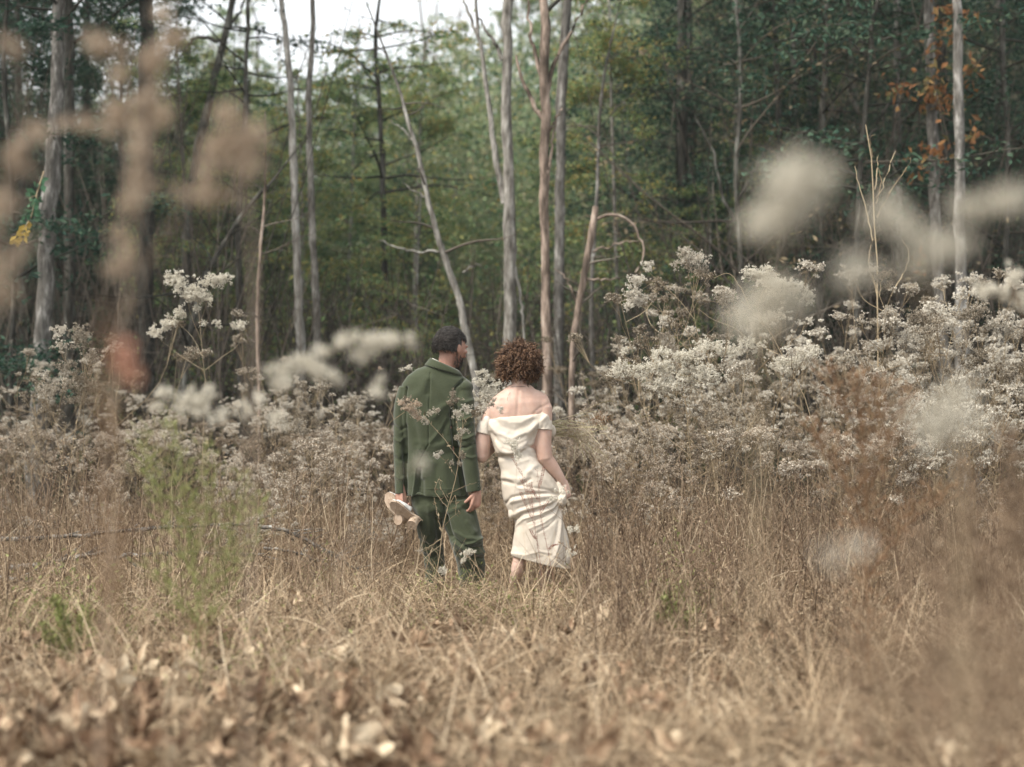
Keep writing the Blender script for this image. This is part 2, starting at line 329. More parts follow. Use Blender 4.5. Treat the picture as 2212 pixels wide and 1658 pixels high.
for k in range(245):
    yy = 4.15 + 3.0 * r.random() ** 1.9; u = r.uniform(-1, 1)
    if u > .1 and r.random() < .55: u = r.uniform(-1, 0)
    put_leaf(u * (yy * .36 + .15), yy, r.uniform(.6, 1.15) if u < .15 else r.uniform(.5, .9), r.uniform(.08, .22))
for px, py, Y in [(1430, 1490, 6), (1385, 1500, 5.7), (1545, 1500, 6.0), (1570, 1405, 6.7), (1580, 1430, 6.6), (780, 1530, 5.4), (860, 1490, 5.6), (635, 1480, 6.4), (1020, 1560, 5.2), (1110, 1455, 6.3), (1840, 1590, 5.2), (1320, 1605, 5.1), (900, 1620, 4.9), (680, 1300, 8.2), (1500, 1310, 8.3), (1745, 1470, 6.3), (620, 1325, 7.4), (640, 1290, 7.6)]:
    p = at(px, py, Y); put_leaf(p[0], p[1], r.uniform(.5, .8), max(.05, p[2] - float(gz(p[0], p[1]))))
A = Acc(); n = 3800; x, y = field_xy(r, n, 3.3, 7.6, 1.0)
keep = (r.random(n) < .30 + .70 * sstep((.6 - x) / 1.2)) & (r.random(n) < sstep((7.8 - y) / 2.2)) & (n2(x, y, 2.3, 15) > -.22); x, y = x[keep], y[keep]; n = len(x)
for xx, yy in zip(x, y):
    na = 18; th = np.linspace(0, 2 * np.pi, na, endpoint=False) ; q = r.uniform(.035, .085); lob = .45 + .5 * np.abs(np.cos(2.5 * th + .1)) ** 1.5 + r.normal(size=na) * .05
    c1 = r.uniform(-6, 16, 3); ph = r.uniform(0, 6); V = [np.zeros((1, 3))]
    for f in (.5, 1.0):
        a_ = q * f * lob * np.cos(th); b_ = q * f * lob * np.sin(th) * .8; V.append(np.stack([a_, b_, c1[0] * a_ * a_ + c1[1] * b_ * b_ + .25 * q * f * np.sin(3 * th + ph)], 1))
    Rm = np.array(Euler((r.normal() * 1.0, r.normal() * 1.0, r.uniform(0, 6.28))).to_matrix()); V = np.concatenate(V) @ Rm.T + [xx, yy, float(gz(xx, yy)) + r.uniform(.02, .15)]
    n0 = A.n; ia = np.arange(na); A.add(V, np.stack([1 + ia, 1 + na + ia, 1 + na + (ia + 1) % na, 1 + (ia + 1) % na], 1)); A.f[3].append(np.stack([np.zeros(na, int), 1 + ia, 1 + (ia + 1) % na], 1) + n0)
n = 3000; x, y = field_xy(r, n, 5, 15, 1.0)
C = np.stack([x, y, gz(x, y) + r.uniform(.02, .12, n)], 1)
A.add(*leafquads(C, rdir(r, n) * [1, 1, .4], rdir(r, n) * .55 + [0, 0, .8], r.uniform(.03, .06, n), r.uniform(.02, .035, n), .35))
tag(A.obj('leaf_litter', M['litter']), 'brown and tan leaf litter scattered over the grass', 'leaf litter', kind='stuff')

# ------------------------------------------------------------------ weeds with fluffy seed heads
def weed_parts(seed, H, spread=.45, nb=11, headr=.03, ntuft=16, tsize=.0085, lean=.12, leaves=40):
    r = np.random.default_rng(seed); K = 7; t = np.linspace(0, 1, K)
    az = r.uniform(0, 6.28); ln = r.normal() * lean
    main = np.stack([np.cos(az) * ln * t ** 1.6 * H + .01 * np.sin(5 * t + seed), np.sin(az) * ln * t ** 1.6 * H, H * .93 * t], 1)
    P = [main]; Rr = [np.linspace(.0042, .0018, K)]; ends = [main[-1]]
    for i in range(nb):
        s = .42 + .55 * (i + r.random()) / nb; b = np.array([np.interp(s, t, main[:, j]) for j in range(3)])
        a = i * 2.4 + r.uniform(-.5, .5); L = spread * H * .62 * r.uniform(.5, 1.15) * (1.35 - s) / .7
        tip = b + [np.cos(a) * L * .72, np.sin(a) * L * .72, L * r.uniform(.5, 1.15)]
        mid = (b + tip) / 2 + [np.cos(a) * L * .13, np.sin(a) * L * .13, -L * .10]
        p = resample([b, mid, tip], K); P.append(p); Rr.append(np.linspace(.0024, .0011, K)); ends.append(tip)
        cw = r.uniform(.025, .10)
        for j in range(int(4 + cw * 80 + r.integers(0, 3))):
            b2 = p[K - 1 - r.integers(0, 3)]; f = r.uniform(0, 6.28); q = cw * math.sqrt(r.random()); tp = tip + [math.cos(f) * q, math.sin(f) * q, r.normal() * cw * .35 + .02 - q * .3]
            P.append(resample([b2, (b2 + tp) / 2 + r.normal(size=3) * .004, tp], K)); Rr.append(np.linspace(.0012, .0007, K)); ends.append(tp)
    ends = np.array(ends)
    st = Acc().add(*tubes(np.array(P), np.array(Rr), 4))
    nl = leaves; s = r.uniform(.12, .85, nl); b = np.stack([np.interp(s, t, main[:, j]) for j in range(3)], 1); b += rdir(r, nl) * .025
    st.add(*leafquads(b, rdir(r, nl) + [0, 0, -.5], rdir(r, nl), r.uniform(.02, .055, nl), r.uniform(.006, .013, nl), .3))
    hd = Acc(); cs = []
    for e in ends:
        k = max(3, int(ntuft * r.uniform(.5, 1.4))); hr = headr * r.uniform(.7, 1.35)
        cs.append(e + r.normal(size=(k, 3)) * [hr * .62, hr * .62, hr * .36] + [0, 0, hr * .2])
    hd.add(*tufts(r, np.concatenate(cs), tsize, 6))
    return st, hd
WEEDS = []
specs = [(31, 1.30), (32, 1.1), (33, 1.45), (34, .9), (35, 1.2), (36, 1.6), (37, .7), (38, .8), (39, 1.0), (40, 1.35), (41, 2.0), (42, 2.15), (43, 1.85)]
for i, (sd, H) in enumerate(specs):
    st, hd = weed_parts(sd, H, nb=(7 + i % 4) if i < 10 else 8, ntuft=12 + 3 * (i % 3), headr=.014 + .004 * (i % 3), tsize=.0085 + .001 * (i % 3), spread=(.62 + .2 * (i % 2)) if i < 10 else .5, lean=.12 if i < 10 else .2, leaves=40)
    WEEDS.append((H, st.mesh('weed_stem', M['weedstem']), hd.mesh('seed_heads', M['fluffbrown' if H < .95 or i in (4, 8) else 'fluff'], False)))
LAB_W = {'left': 'dried weed with pale fluffy seed heads in the thicket left of the couple',
         'right': 'dried weed with pale fluffy seed heads in the thicket right of the couple',
         'mid': 'dried weed with pale fluffy seed heads standing just behind the couple'}
def put_weed(x, y, side, H=None, sink=0.0):
    k = r.integers(10) if H is None else int(np.argmin([abs(w_[0] - H) + r.random() * .15 for w_ in WEEDS]))
    H0, ms, mh = WEEDS[k]; sc = (H / H0 if H else r.uniform(.85, 1.12))
    low = (H or 1) < .8; lab = ('low tan-headed' + LAB_W[side][5:].replace(' with pale fluffy seed heads', '') + ', at its front').replace('low tan-headed weed standing', 'low tan-headed weed standing') if low else LAB_W[side]
    e = thing('dried_weed', lab, 'weed', (x, y, float(gz(x, y)) - sink), r.uniform(0, 6.28), ('low weeds ' if low else 'dried weeds ') + {'left': 'left of the couple', 'right': 'right of the couple', 'mid': 'behind the couple'}[side])
    e.scale = (sc, sc, sc)
    for nm, me in (('stem', ms), ('seed_heads', mh)):
        o = bpy.data.objects.new(nm, me); COL.objects.link(o); o.parent = e
r = np.random.default_rng(41)
def band(n, y0, y1, p0, p1, side, topf):
    c = 0; tries = 0; pts = []
    while c < n and tries < n * 60:
        tries += 1
        y = r.uniform(y0, y1); px = r.uniform(p0, p1); x = (px - HX) / FPX * y
        if any((x - a) ** 2 + (y - b) ** 2 < .13 ** 2 for a, b in pts): continue
        pts.append((x, y)); fr_ = (y - y0) / (y1 - y0); top = topf(px) + r.normal() * 40 + 10 + 330 * (1 - fr_) ** 1.2 * r.uniform(.45, 1)     # apparent top of the thicket there
        z = CAMH - (top - HY) / FPX * y
        put_weed(x, y, side, H=float(np.clip(z, .38, 1.9)), sink=0); c += 1
TALL = [(1345, 640, 11.2), (1440, 610, 10.8), (1560, 640, 11.6), (1690, 600, 11.0), (1790, 590, 10.6), (1890, 660, 10.2), (1985, 600, 11.4), (2080, 630, 10.4), (2170, 610, 11.0), (1500, 690, 10.0), (1640, 680, 9.9), (2120, 700, 9.7), (30, 780, 11.5), (130, 740, 11.2), (250, 800, 12), (590, 800, 11.6), (740, 830, 11.8)]
def topL(px): return np.interp(px, [-200, 0, 100, 200, 350, 480, 560, 650, 780, 860], [880, 900, 850, 870, 860, 890, 880, 870, 890, 900])
def topR(px): return np.interp(px, [1230, 1300, 1340, 1420, 1600, 1800, 1950, 2100, 2400], [1000, 900, 850, 800, 780, 775, 725, 720, 730])
def topM(px): return np.interp(px, [800, 1000, 1240, 1320], [900, 830, 870, 850])
band(88, 10.2, 15.0, -160, 850, 'left', topL)
band(105, 9.3, 14.2, 1260, 2390, 'right', topR)
band(40, 10.7, 14.6, 830, 1330, 'mid', topM)
for px_, py_, Y_ in TALL: put_weed((px_ - HX) / FPX * Y_, Y_, 'left' if px_ < 900 else 'right', H=CAMH - (py_ - HY) / FPX * Y_)
A = Acc(); n = 3000; px = r.uniform(-200, 2400, n); y = r.uniform(5.6, 11.5, n); x = (px - HX) / FPX * y
keep = ~((np.abs(px - 1040) < 210) & (y < 10.2)) & (r.random(n) < np.where(px > 1250, 1, .5)) & (y > np.where(px > 1250, 5.8 + 1.6 * r.random(n), 6.6 + 2 * r.random(n))); x, y = x[keep], y[keep]; n = len(x)
b = np.stack([x, y, gz(x, y)], 1); d_ = norm(rdir(r, n) * [.3, .3, .1] + [0, 0, 1]); L = r.uniform(.35, .95, n) * np.interp(y, [5.8, 10], [.5, 1]); u = np.linspace(0, 1, 7)[None, :, None]
P = b[:, None] + d_[:, None] * L[:, None, None] * u + (rdir(r, n) * .12 * L[:, None])[:, None] * u ** 2 + r.normal(size=(n, 7, 3)) * .006 * u; A.add(*tubes(P, np.linspace(.0035, .0015, 7)[None].repeat(n, 0), 4))
k = 7; bi = np.repeat(np.arange(n), k); s0 = P[bi, r.integers(2, 7, n * k)]; dd = norm(rdir(r, n * k) * [1, 1, .5] + [0, 0, .8]); P2 = s0[:, None] + dd[:, None] * r.uniform(.04, .2, n * k)[:, None, None] * np.linspace(0, 1, 4)[None, :, None]; A.add(*tubes(P2, np.linspace(.0014, .0009, 4)[None].repeat(n * k, 0), 3))
C = np.repeat(P2[:, 3], 3, 0) + r.normal(size=(n * k * 3, 3)) * .010; m = len(C); A.add(*leafquads(C, rdir(r, m), rdir(r, m), r.uniform(.008, .022, m), r.uniform(.004, .008, m), .2))
tag(A.obj('dry_stems', M['herb']), 'thin standing dry stems with withered seed tips scattered through the field', 'stems', kind='stuff')
# low brown stalks filling the foot of the thicket
A = Acc(); n = 3500; px = r.uniform(-250, 2450, n); y = r.uniform(9.9, 15.2, n); y = np.where((px < 1240), y + .8, y); x = (px - HX) / FPX * y
A.add(*blades(r, x, y, r.uniform(.3, .95, n), r.uniform(.8, 1.57, n), r.uniform(-.5, 1.1, n), r.uniform(.003, .006, n), K=6))
n = 12000; px = r.uniform(-250, 2450, n); y = r.uniform(10.2, 15, n); y = np.where((px < 1240), y + .8, y); x = (px - HX) / FPX * y
C = np.stack([x, y, gz(x, y) + r.uniform(.1, 1.0, n)], 1)
A.add(*leafquads(C, rdir(r, n) + [0, 0, -.4], rdir(r, n), r.uniform(.014, .035, n), r.uniform(.005, .012, n), .3))
tag(A.obj('thicket_stalks', M['herb']), 'dense brown stalks and shrivelled leaves at the foot of the weed thicket', 'undergrowth', kind='stuff')

# ------------------------------------------------------------------ single plants traced from the photograph
def hero(name, label, cat, Y, stems, heads, stem_mat, head_mat, group=None, rad=.0028, tuft=.0065, dens=1.0, rooted=True, seed=0, leaves=0, part='seed_head', hsc=1.0, dep=.0, k=7, root_to=None):
    r = np.random.default_rng(900 + seed)
    base = at(stems[0][0][0], stems[0][0][1], Y); bx = base[0] if root_to is None else root_to
    B = np.array([bx, Y, float(gz(bx, Y))]); e = thing(name, label, cat, tuple(B), 0, group)
    P = []; Rr = []
    for i, s in enumerate(stems):
        s = list(s); dy = (r.normal() * dep if i else 0.0)
        q = [at(a[0], a[1], Y) + [0, dy * j / max(1, len(s) - 1), 0] for j, a in enumerate(s)]
        if i == 0 and rooted: q = [B + [0, 0, -.02], (B + q[0]) / 2 + r.normal(size=3) * .01] + q
        p = resample(q, 14) - B; p[2:-1] += r.normal(size=(11, 3)) * rad * .5
        rr = rad * (1.0 if i == 0 else .62); P.append(p); Rr.append(np.linspace(rr, rr * .5, 14))
    st = Acc().add(*tubes(np.array(P), np.array(Rr), 5))
    if leaves:
        cc = np.concatenate(P)[r.integers(0, len(P) * 14, leaves)] + rdir(r, leaves) * .012
        st.add(*leafquads(cc, rdir(r, leaves) + [0, 0, -.3], rdir(r, leaves), r.uniform(.015, .045, leaves), r.uniform(.005, .012, leaves), .3))
    st.obj('stem', stem_mat, e)
    for hx, hy, rx, ry in heads:
        c = at(hx, hy, Y) - B; sx, sz = rx / FPX * Y * hsc, ry / FPX * Y * hsc
        nn = int(min(2500, max(8, dens * 7.0 * (sx * sz) / (tuft * tuft)))); sy = (sx + sz) / 2
        # lumpy: tufts gather in small knots
        kn = max(3, nn // 9); kc = r.normal(size=(kn, 3)) * [sx * .5, sy * .5, sz * .5]; cc = kc[r.integers(0, kn, nn)] + r.normal(size=(nn, 3)) * tuft * 1.1
        Acc().add(*tufts(r, c + cc, tuft, k)).obj(part, head_mat, e, False)
    return e
G_near = 'blurred seed plumes close to the lens'
# left tall weed, in focus behind the field
hero('tall_weed', 'lone tall weed with white fluffy heads rising above the left thicket', 'weed', 11.0,
     [[(440, 900), (443, 830), (437, 760), (432, 700), (425, 640)], [(437, 770), (415, 730), (385, 700)], [(440, 800), (390, 770), (345, 735), (333, 722)], [(436, 740), (415, 690), (395, 625), (375, 605)],
      [(436, 730), (450, 690), (462, 640), (470, 615)], [(443, 800), (480, 770), (510, 745), (520, 708)], [(432, 700), (443, 660), (455, 620)], [(385, 700), (372, 690), (360, 700)], [(425, 640), (400, 625), (372, 600)]],
     [(382, 605, 24, 14), (410, 628, 26, 18), (432, 640, 26, 18), (462, 605, 26, 14), (487, 600, 10, 7), (368, 697, 16, 12), (388, 678, 13, 12), (333, 720, 15, 12), (424, 668, 7, 8), (470, 702, 8, 7), (516, 702, 16, 10), (438, 700, 5, 5), (360, 598, 8, 8), (356, 708, 8, 8)],
     M['weedstem'], M['fluffpale'], tuft=.0075, seed=1, dep=.08, dens=1.1)
hero('tall_weed', 'weed with pale fluff in front of the lichen-spotted grey trunk', 'weed', 10.6,
     [[(180, 920), (181, 850), (178, 790), (170, 740)], [(180, 860), (188, 800), (200, 770)], [(180, 850), (150, 800), (128, 740)], [(183, 900), (160, 870), (120, 850), (95, 830)]],
     [(172, 725, 22, 26), (130, 715, 15, 12), (200, 770, 14, 14), (180, 830, 30, 26), (110, 838, 34, 14), (140, 790, 26, 10), (160, 865, 28, 8)], M['weedstem'], M['fluff'], seed=2, dep=.1, dens=.8)
# tall weed on the right with the diagonal stem
hero('tall_weed', 'tall branching weed leaning left above the right thicket, tufts at the tips', 'weed', 10.0,
     [[(1790, 1000), (1760, 930), (1735, 850), (1700, 790), (1680, 745), (1650, 700), (1625, 665), (1600, 650)], [(1680, 765), (1630, 740), (1590, 710), (1545, 690), (1510, 665)], [(1650, 705), (1640, 660), (1655, 620), (1660, 600)],
      [(1700, 790), (1690, 760), (1710, 735), (1735, 700)], [(1640, 690), (1600, 670), (1560, 655), (1500, 650)], [(1620, 665), (1600, 620), (1575, 590), (1545, 600)], [(1655, 640), (1662, 610), (1655, 575)]],
     [(1625, 590, 24, 12), (1645, 600, 24, 16), (1670, 620, 18, 16), (1660, 580, 8, 10)], M['weedstem'], M['fluffpale'], seed=3, dep=.1, rad=.004)
hero('tall_weed', 'arching weed with loose pale clusters at the left edge of the right thicket', 'weed', 9.9,
     [[(1565, 905), (1545, 840), (1520, 770), (1505, 715), (1495, 640), (1500, 590)], [(1500, 690), (1460, 640), (1420, 605), (1400, 580)], [(1510, 740), (1450, 690), (1380, 640)], [(1495, 630), (1490, 590), (1480, 560)], [(1510, 730), (1470, 735), (1430, 720)], [(1505, 715), (1460, 760), (1440, 775)], [(1497, 640), (1510, 580), (1515, 560)], [(1420, 605), (1395, 620), (1370, 640)], [(1510, 740), (1550, 700), (1570, 650)]],
     [(1480, 548, 16, 14), (1500, 562, 26, 16), (1515, 580, 14, 10), (1488, 575, 9, 7), (1400, 575, 9, 12), (1375, 605, 22, 10), (1368, 635, 18, 22), (1385, 650, 16, 12), (1360, 660, 12, 10), (1435, 692, 16, 10), (1430, 725, 12, 8), (1450, 755, 16, 16), (1412, 640, 8, 8), (1460, 570, 8, 8), (1570, 640, 22, 12), (1560, 655, 14, 9)],
     M['weedstem'], M['fluff'], seed=4, dep=.08, dens=1.0)
hero('tall_weed', 'weed with two white clusters above the right thicket, below the bare sapling', 'weed', 10.2,
     [[(2010, 900), (1985, 830), (1955, 770), (1920, 690), (1900, 640), (1885, 595)], [(1900, 640), (1905, 600), (1918, 588)], [(1955, 770), (1980, 740), (1975, 700)], [(1985, 830), (2010, 760), (2020, 690)]],
     [(1882, 583, 14, 9), (1895, 602, 11, 9), (1912, 592, 15, 8), (1920, 615, 9, 9), (1990, 690, 30, 22), (2030, 680, 34, 20), (1925, 690, 22, 26), (1960, 740, 40, 26)], M['weedstem'], M['fluff'], seed=5, dep=.1, rad=.004)
hero('tall_weed', 'weed with a broad white crown near the middle of the right thicket', 'weed', 9.6,
     [[(1640, 960), (1600, 880), (1560, 800), (1520, 760)], [(1600, 880), (1520, 830), (1440, 800)], [(1600, 880), (1610, 800), (1620, 740)], [(1560, 800), (1480, 770), (1400, 790)], [(1640, 960), (1690, 870), (1730, 800)]],
     [(1340, 800, 22, 22), (1385, 800, 30, 18), (1430, 790, 34, 20), (1480, 770, 40, 18), (1530, 750, 36, 16), (1570, 760, 30, 18), (1440, 830, 46, 22), (1520, 810, 50, 24), (1350, 760, 8, 10), (1425, 760, 22, 10), (1700, 790, 34, 26), (1740, 760, 30, 20), (1620, 745, 30, 12)], M['weedstem'], M['fluffpale'], seed=6, dep=.12, dens=.75)
hero('tall_weed', 'weed with cream tufts at the far right end of the thicket', 'weed', 10.1,
     [[(2150, 960), (2140, 880), (2120, 800), (2110, 720), (2100, 670)], [(2120, 800), (2160, 740), (2190, 700)], [(2140, 880), (2180, 830), (2205, 780)], [(2140, 870), (2080, 820), (2050, 780)]],
     [(2090, 680, 34, 14), (2120, 665, 24, 12), (2160, 700, 34, 20), (2190, 720, 20, 20), (2050, 700, 24, 16), (2110, 770, 30, 16), (2180, 810, 22, 22), (2040, 860, 26, 18), (2080, 745, 24, 14)], M['weedstem'], M['fluff'], seed=7, dep=.2, dens=.8)
hero('tall_weed', 'weed with white crown touching the blurred plume right of centre', 'weed', 10.6,
     [[(1710, 960), (1705, 850), (1700, 740), (1690, 640)], [(1700, 760), (1730, 690), (1740, 640)], [(1702, 800), (1670, 740), (1660, 690)]], [(1680, 612, 34, 12), (1710, 625, 30, 16), (1745, 640, 14, 18), (1660, 690, 20, 12)], M['weedstem'], M['fluffpale'], seed=8, dep=.08)
hero('bare_sapling', 'leafless tan sapling with upright forked branches above the right thicket', 'sapling', 11.2,
     [[(1900, 900), (1895, 700), (1893, 560), (1890, 480), (1885, 400), (1880, 330), (1870, 270)], [(1885, 520), (1870, 450), (1855, 400), (1845, 360)], [(1893, 440), (1910, 400), (1930, 350), (1945, 320)], [(1895, 470), (1920, 420), (1955, 370), (1968, 340)], [(1885, 340), (1880, 300), (1892, 290)], [(1890, 410), (1898, 370), (1905, 330)], [(1895, 640), (1880, 560), (1895, 510)], [(1925, 640), (1960, 560), (1940, 520)], [(1893, 430), (1905, 395), (1900, 360)]],
     [], M['weedstem'], None, seed=9, rad=.0085, dep=.1)
# stalks in front of the couple
hero('dried_stalk', 'bare branching dried stalk rising in front of the green suit', 'weed', 8.75,
     [[(938, 1262), (950, 1200), (955, 1150), (968, 1090), (985, 1030), (995, 960), (1000, 900)], [(952, 1165), (930, 1180), (908, 1190)], [(965, 1095), (940, 1060), (950, 1030)], [(968, 1068), (1005, 1050), (1030, 1042)], [(985, 1030), (965, 1000), (945, 985)], [(990, 990), (960, 950), (935, 920), (915, 895)], [(972, 1090), (985, 1070), (985, 1110)], [(955, 1150), (945, 1110), (938, 1075)], [(958, 1140), (975, 1120), (993, 1105)], [(997, 950), (1005, 910), (1030, 895)], [(996, 960), (985, 900), (978, 870)], [(950, 1190), (925, 1185), (905, 1200)], [(968, 1085), (955, 1060), (948, 1040)]],
     [(880, 868, 11, 9), (893, 885, 10, 8), (870, 872, 7, 8), (930, 893, 6, 6), (945, 888, 6, 5), (916, 905, 5, 6), (921, 913, 5, 5), (978, 853, 6, 9), (985, 865, 11, 6), (972, 870, 6, 7), (990, 895, 12, 8), (1008, 885, 10, 8), (1030, 893, 14, 7), (1045, 880, 12, 8), (1062, 870, 9, 8), (1080, 885, 6, 6), (998, 985, 6, 9), (993, 1000, 4, 5), (943, 985, 5, 6), (950, 978, 5, 4), (975, 1000, 5, 5), (998, 930, 9, 8), (987, 945, 7, 6), (908, 1190, 6, 4)],
     M['weedstem'], M['fluff'], seed=10, rad=.0034, tuft=.005, leaves=70, dens=1.2, dep=.03)
hero('dried_stalk', 'thin stalk with a seed cluster across the left shoulder of the suit', 'weed', 8.6,
     [[(800, 1000), (830, 935), (850, 905), (875, 890)], [(850, 905), (840, 880), (830, 870)]], [(868, 872, 8, 6), (885, 882, 14, 10), (903, 872, 6, 9), (895, 895, 9, 6), (905, 905, 7, 5), (820, 795, 3, 3)], M['weedstem'], M['fluffpink'], seed=12, rad=.003, tuft=.005, root_to=at(770, 1200, 8.6)[0])
hero('dried_stalk', 'pale fluffy stalk between the two people at shoulder height', 'weed', 10.1,
     [[(1040, 1100), (1045, 960), (1035, 880), (1040, 830)], [(1038, 880), (1060, 850), (1070, 830)], [(1037, 870), (1050, 820), (1048, 808)]], [(1042, 808, 13, 7), (1055, 815, 8, 6), (1035, 828, 16, 8), (1060, 838, 14, 8), (1045, 850, 16, 8), (1075, 830, 10, 6), (1035, 862, 14, 8), (1062, 860, 12, 7), (1020, 850, 8, 8)], M['weedstem'], M['fluffpale'], seed=13, tuft=.0065)
hero('dried_stalk', 'thin stalk with a small pale cluster left of the dark haired head', 'weed', 10.4,
     [[(905, 900), (895, 840), (885, 815), (878, 800)], [(890, 825), (898, 805), (903, 800)]], [(868, 797, 3, 5), (882, 795, 9, 6), (902, 802, 5, 5)], M['weedstem'], M['fluffpale'], seed=14, tuft=.0055)
for j, (stems, lab) in enumerate([
    ([[(1172, 1262), (1165, 1200), (1155, 1140), (1150, 1080), (1148, 1040)], [(1152, 1110), (1140, 1070), (1125, 1035)], [(1150, 1080), (1135, 1040), (1118, 1010), (1108, 990)], [(1153, 1130), (1135, 1090), (1122, 1060)], [(1160, 1170), (1150, 1155), (1145, 1145)]], 'thin reddish stalk with tiny leaves before the dress, nearer its knot'),
    ([[(1198, 1262), (1190, 1225), (1180, 1170), (1170, 1130), (1165, 1080), (1162, 1040), (1160, 1015)], [(1168, 1110), (1180, 1090), (1195, 1075)], [(1163, 1060), (1170, 1035), (1175, 1010)], [(1165, 1085), (1150, 1060), (1145, 1045)], [(1185, 1190), (1195, 1180), (1205, 1178)]], 'thin reddish stalk with tiny leaves before the dress, the more upright one')]):
    e = hero('red_stalk', lab, 'weed', 8.9, stems, [], M['sprig'], None, seed=20 + j, rad=.0019, dep=.015)
    rr = np.random.default_rng(70 + j); C = []; D = []
    for s in stems:
        q = np.array([at(a[0], a[1], 8.9) for a in s]) - np.array(e.location); p = resample(q, 60)[(18 if s is stems[0] else 8):]
        for m_ in p: 
            if rr.random() < .75:
                for sg in (-1, 1): D.append([sg * .8, rr.normal() * .4, .75]); C.append(m_ + np.array([sg * .006, 0, .004]) + rr.normal(size=3) * .0015)
    C = np.array(C); D = np.array(D)
    Acc().add(*leafquads(C, D, rdir(rr, len(C)) * .5 + [0, -1, 0], rr.uniform(.006, .011, len(C)), rr.uniform(.003, .0048, len(C)), .1)).obj('leaves', M['sprig'], e, False)
hero('dried_stalk', 'pale leaning stalk crossing in front of the far trouser leg', 'weed', 8.7, [[(1050, 1290), (1040, 1250), (1030, 1220), (1025, 1195)], [(1030, 1225), (1015, 1205), (1008, 1200)]], [(1010, 1195, 10, 8), (1003, 1210, 6, 6), (960, 1232, 8, 7)], M['weedstem'], M['fluffpale'], seed=24, rad=.004, tuft=.005)
hero('dried_stalk', 'pale stalk with faint fluff at the hem of the dress', 'weed', 8.2, [[(1250, 1300), (1248, 1220), (1256, 1120), (1275, 1020)]], [(1232, 1195, 14, 10), (1240, 1145, 16, 8), (1220, 1060, 14, 8), (1195, 1078, 16, 6)], M['weedstem'], M['fluffpale'], seed=25, rad=.0035, tuft=.005, dens=.5)
hero('dried_stalk', 'small white fluffy tuft on a stalk before the back of the dress', 'weed', 8.3, [[(1095, 1180), (1110, 1080), (1116, 1010), (1112, 960)]], [(1106, 955, 11, 8), (1112, 968, 8, 8), (1118, 985, 6, 12)], M['weedstem'], M['fluffpale'], seed=26, rad=.0012, tuft=.0055, root_to=at(1085, 1250, 8.3)[0])

# ------------------------------------------------------------------ out-of-focus plants near the lens
FP, FL = M['fluffpink'], M['fluffpale']
hero('seed_plume', 'blurred pinkish plume crossing the upper left corner on a tall stem', 'weed', 2.3,
     [[(215, 1500), (232, 1200), (245, 900), (262, 700), (300, 450), (318, 300), (335, 160), (372, 20), (390, -60)], [(315, 300), (270, 262), (200, 262), (120, 270)], [(300, 440), (250, 240), (225, 120)], [(262, 690), (330, 560), (400, 450), (440, 390)], [(330, 160), (300, 110), (240, 95)]],
     [(365, 70, 18, 45), (330, 150, 22, 40), (315, 230, 26, 40), (283, 265, 34, 20), (240, 245, 26, 18), (180, 270, 40, 14), (82, 282, 22, 14), (232, 110, 30, 22), (255, 150, 26, 16), (310, 330, 18, 60), (285, 420, 16, 50), (265, 560, 14, 60)],
     FP, FP, G_near, rad=.0030, tuft=0.0070, seed=31, dep=.04, dens=.75, hsc=1.2)
hero('seed_plume', 'large blurred plume with dark brown core at upper left', 'weed', 2.1,
     [[(540, 900), (545, 600), (535, 420), (520, 330), (512, 230)], [(530, 400), (480, 340), (440, 330)], [(540, 450), (470, 430), (430, 400)]],
     [(505, 295, 44, 34), (462, 335, 30, 26), (560, 300, 14, 30), (535, 370, 16, 30), (440, 395, 34, 22), (475, 430, 26, 22), (500, 250, 30, 14)], FP, FP, G_near, rad=.0026, tuft=0.0065, seed=32, dep=.03, dens=.7, hsc=1.3)
hero('seed_plume', 'blurred tan tufts along the left picture edge', 'weed', 2.1,
     [[(-60, 1200), (-30, 800), (-10, 600), (0, 450), (20, 360)], [(-10, 600), (30, 560), (60, 480)], [(0, 450), (30, 350), (40, 330)], [(5, 420), (60, 200), (30, 110)]],
     [(40, 350, 26, 26), (28, 110, 18, 14), (12, 450, 22, 24), (15, 550, 26, 26), (-5, 640, 26, 30), (85, 290, 14, 10)], FP, FP, G_near, rad=.0028, tuft=0.0065, seed=33, dep=.03, dens=.7, hsc=1.3)
e = thing('near_leaf', 'blurred orange leaf hanging close to the lens at left', 'leaf', tuple(at(258, 780, 1.75)))
o = bpy.data.objects.new('blade', leafs[2].copy()); COL.objects.link(o); o.parent = e; o.scale = (.42, .66, .6); o.rotation_euler = (1.2, .5, 1.35)
M['orangeleaf'] = noisemat('orangeleaf', [(0.360, 0.170, 0.110), (0.480, 0.250, 0.170)], scale=20, bump=.1); o.data.materials.clear(); o.data.materials.append(M['orangeleaf'])
o = Acc().add(*tubes(resample([at(245, 1500, 1.75), at(238, 1150, 1.75), at(240, 850, 1.75), at(255, 780, 1.75)] - at(258, 780, 1.75), 12)[None], np.full((1, 12), .0026), 5)).obj('stalk', M['weedstem'], e)
hero('seed_plume', 'blurred dark brown stem rising past the orange leaf', 'weed', 1.6, [[(232, 1500), (235, 1300), (240, 1100), (236, 960), (236, 880)], [(236, 1000), (262, 900), (270, 860)], [(236, 960), (215, 800), (232, 640)], [(234, 1300), (205, 1150), (200, 1000)], [(236, 1350), (270, 1200), (275, 1080)]], [], M['rust'], None, G_near, rad=.0055, seed=34)
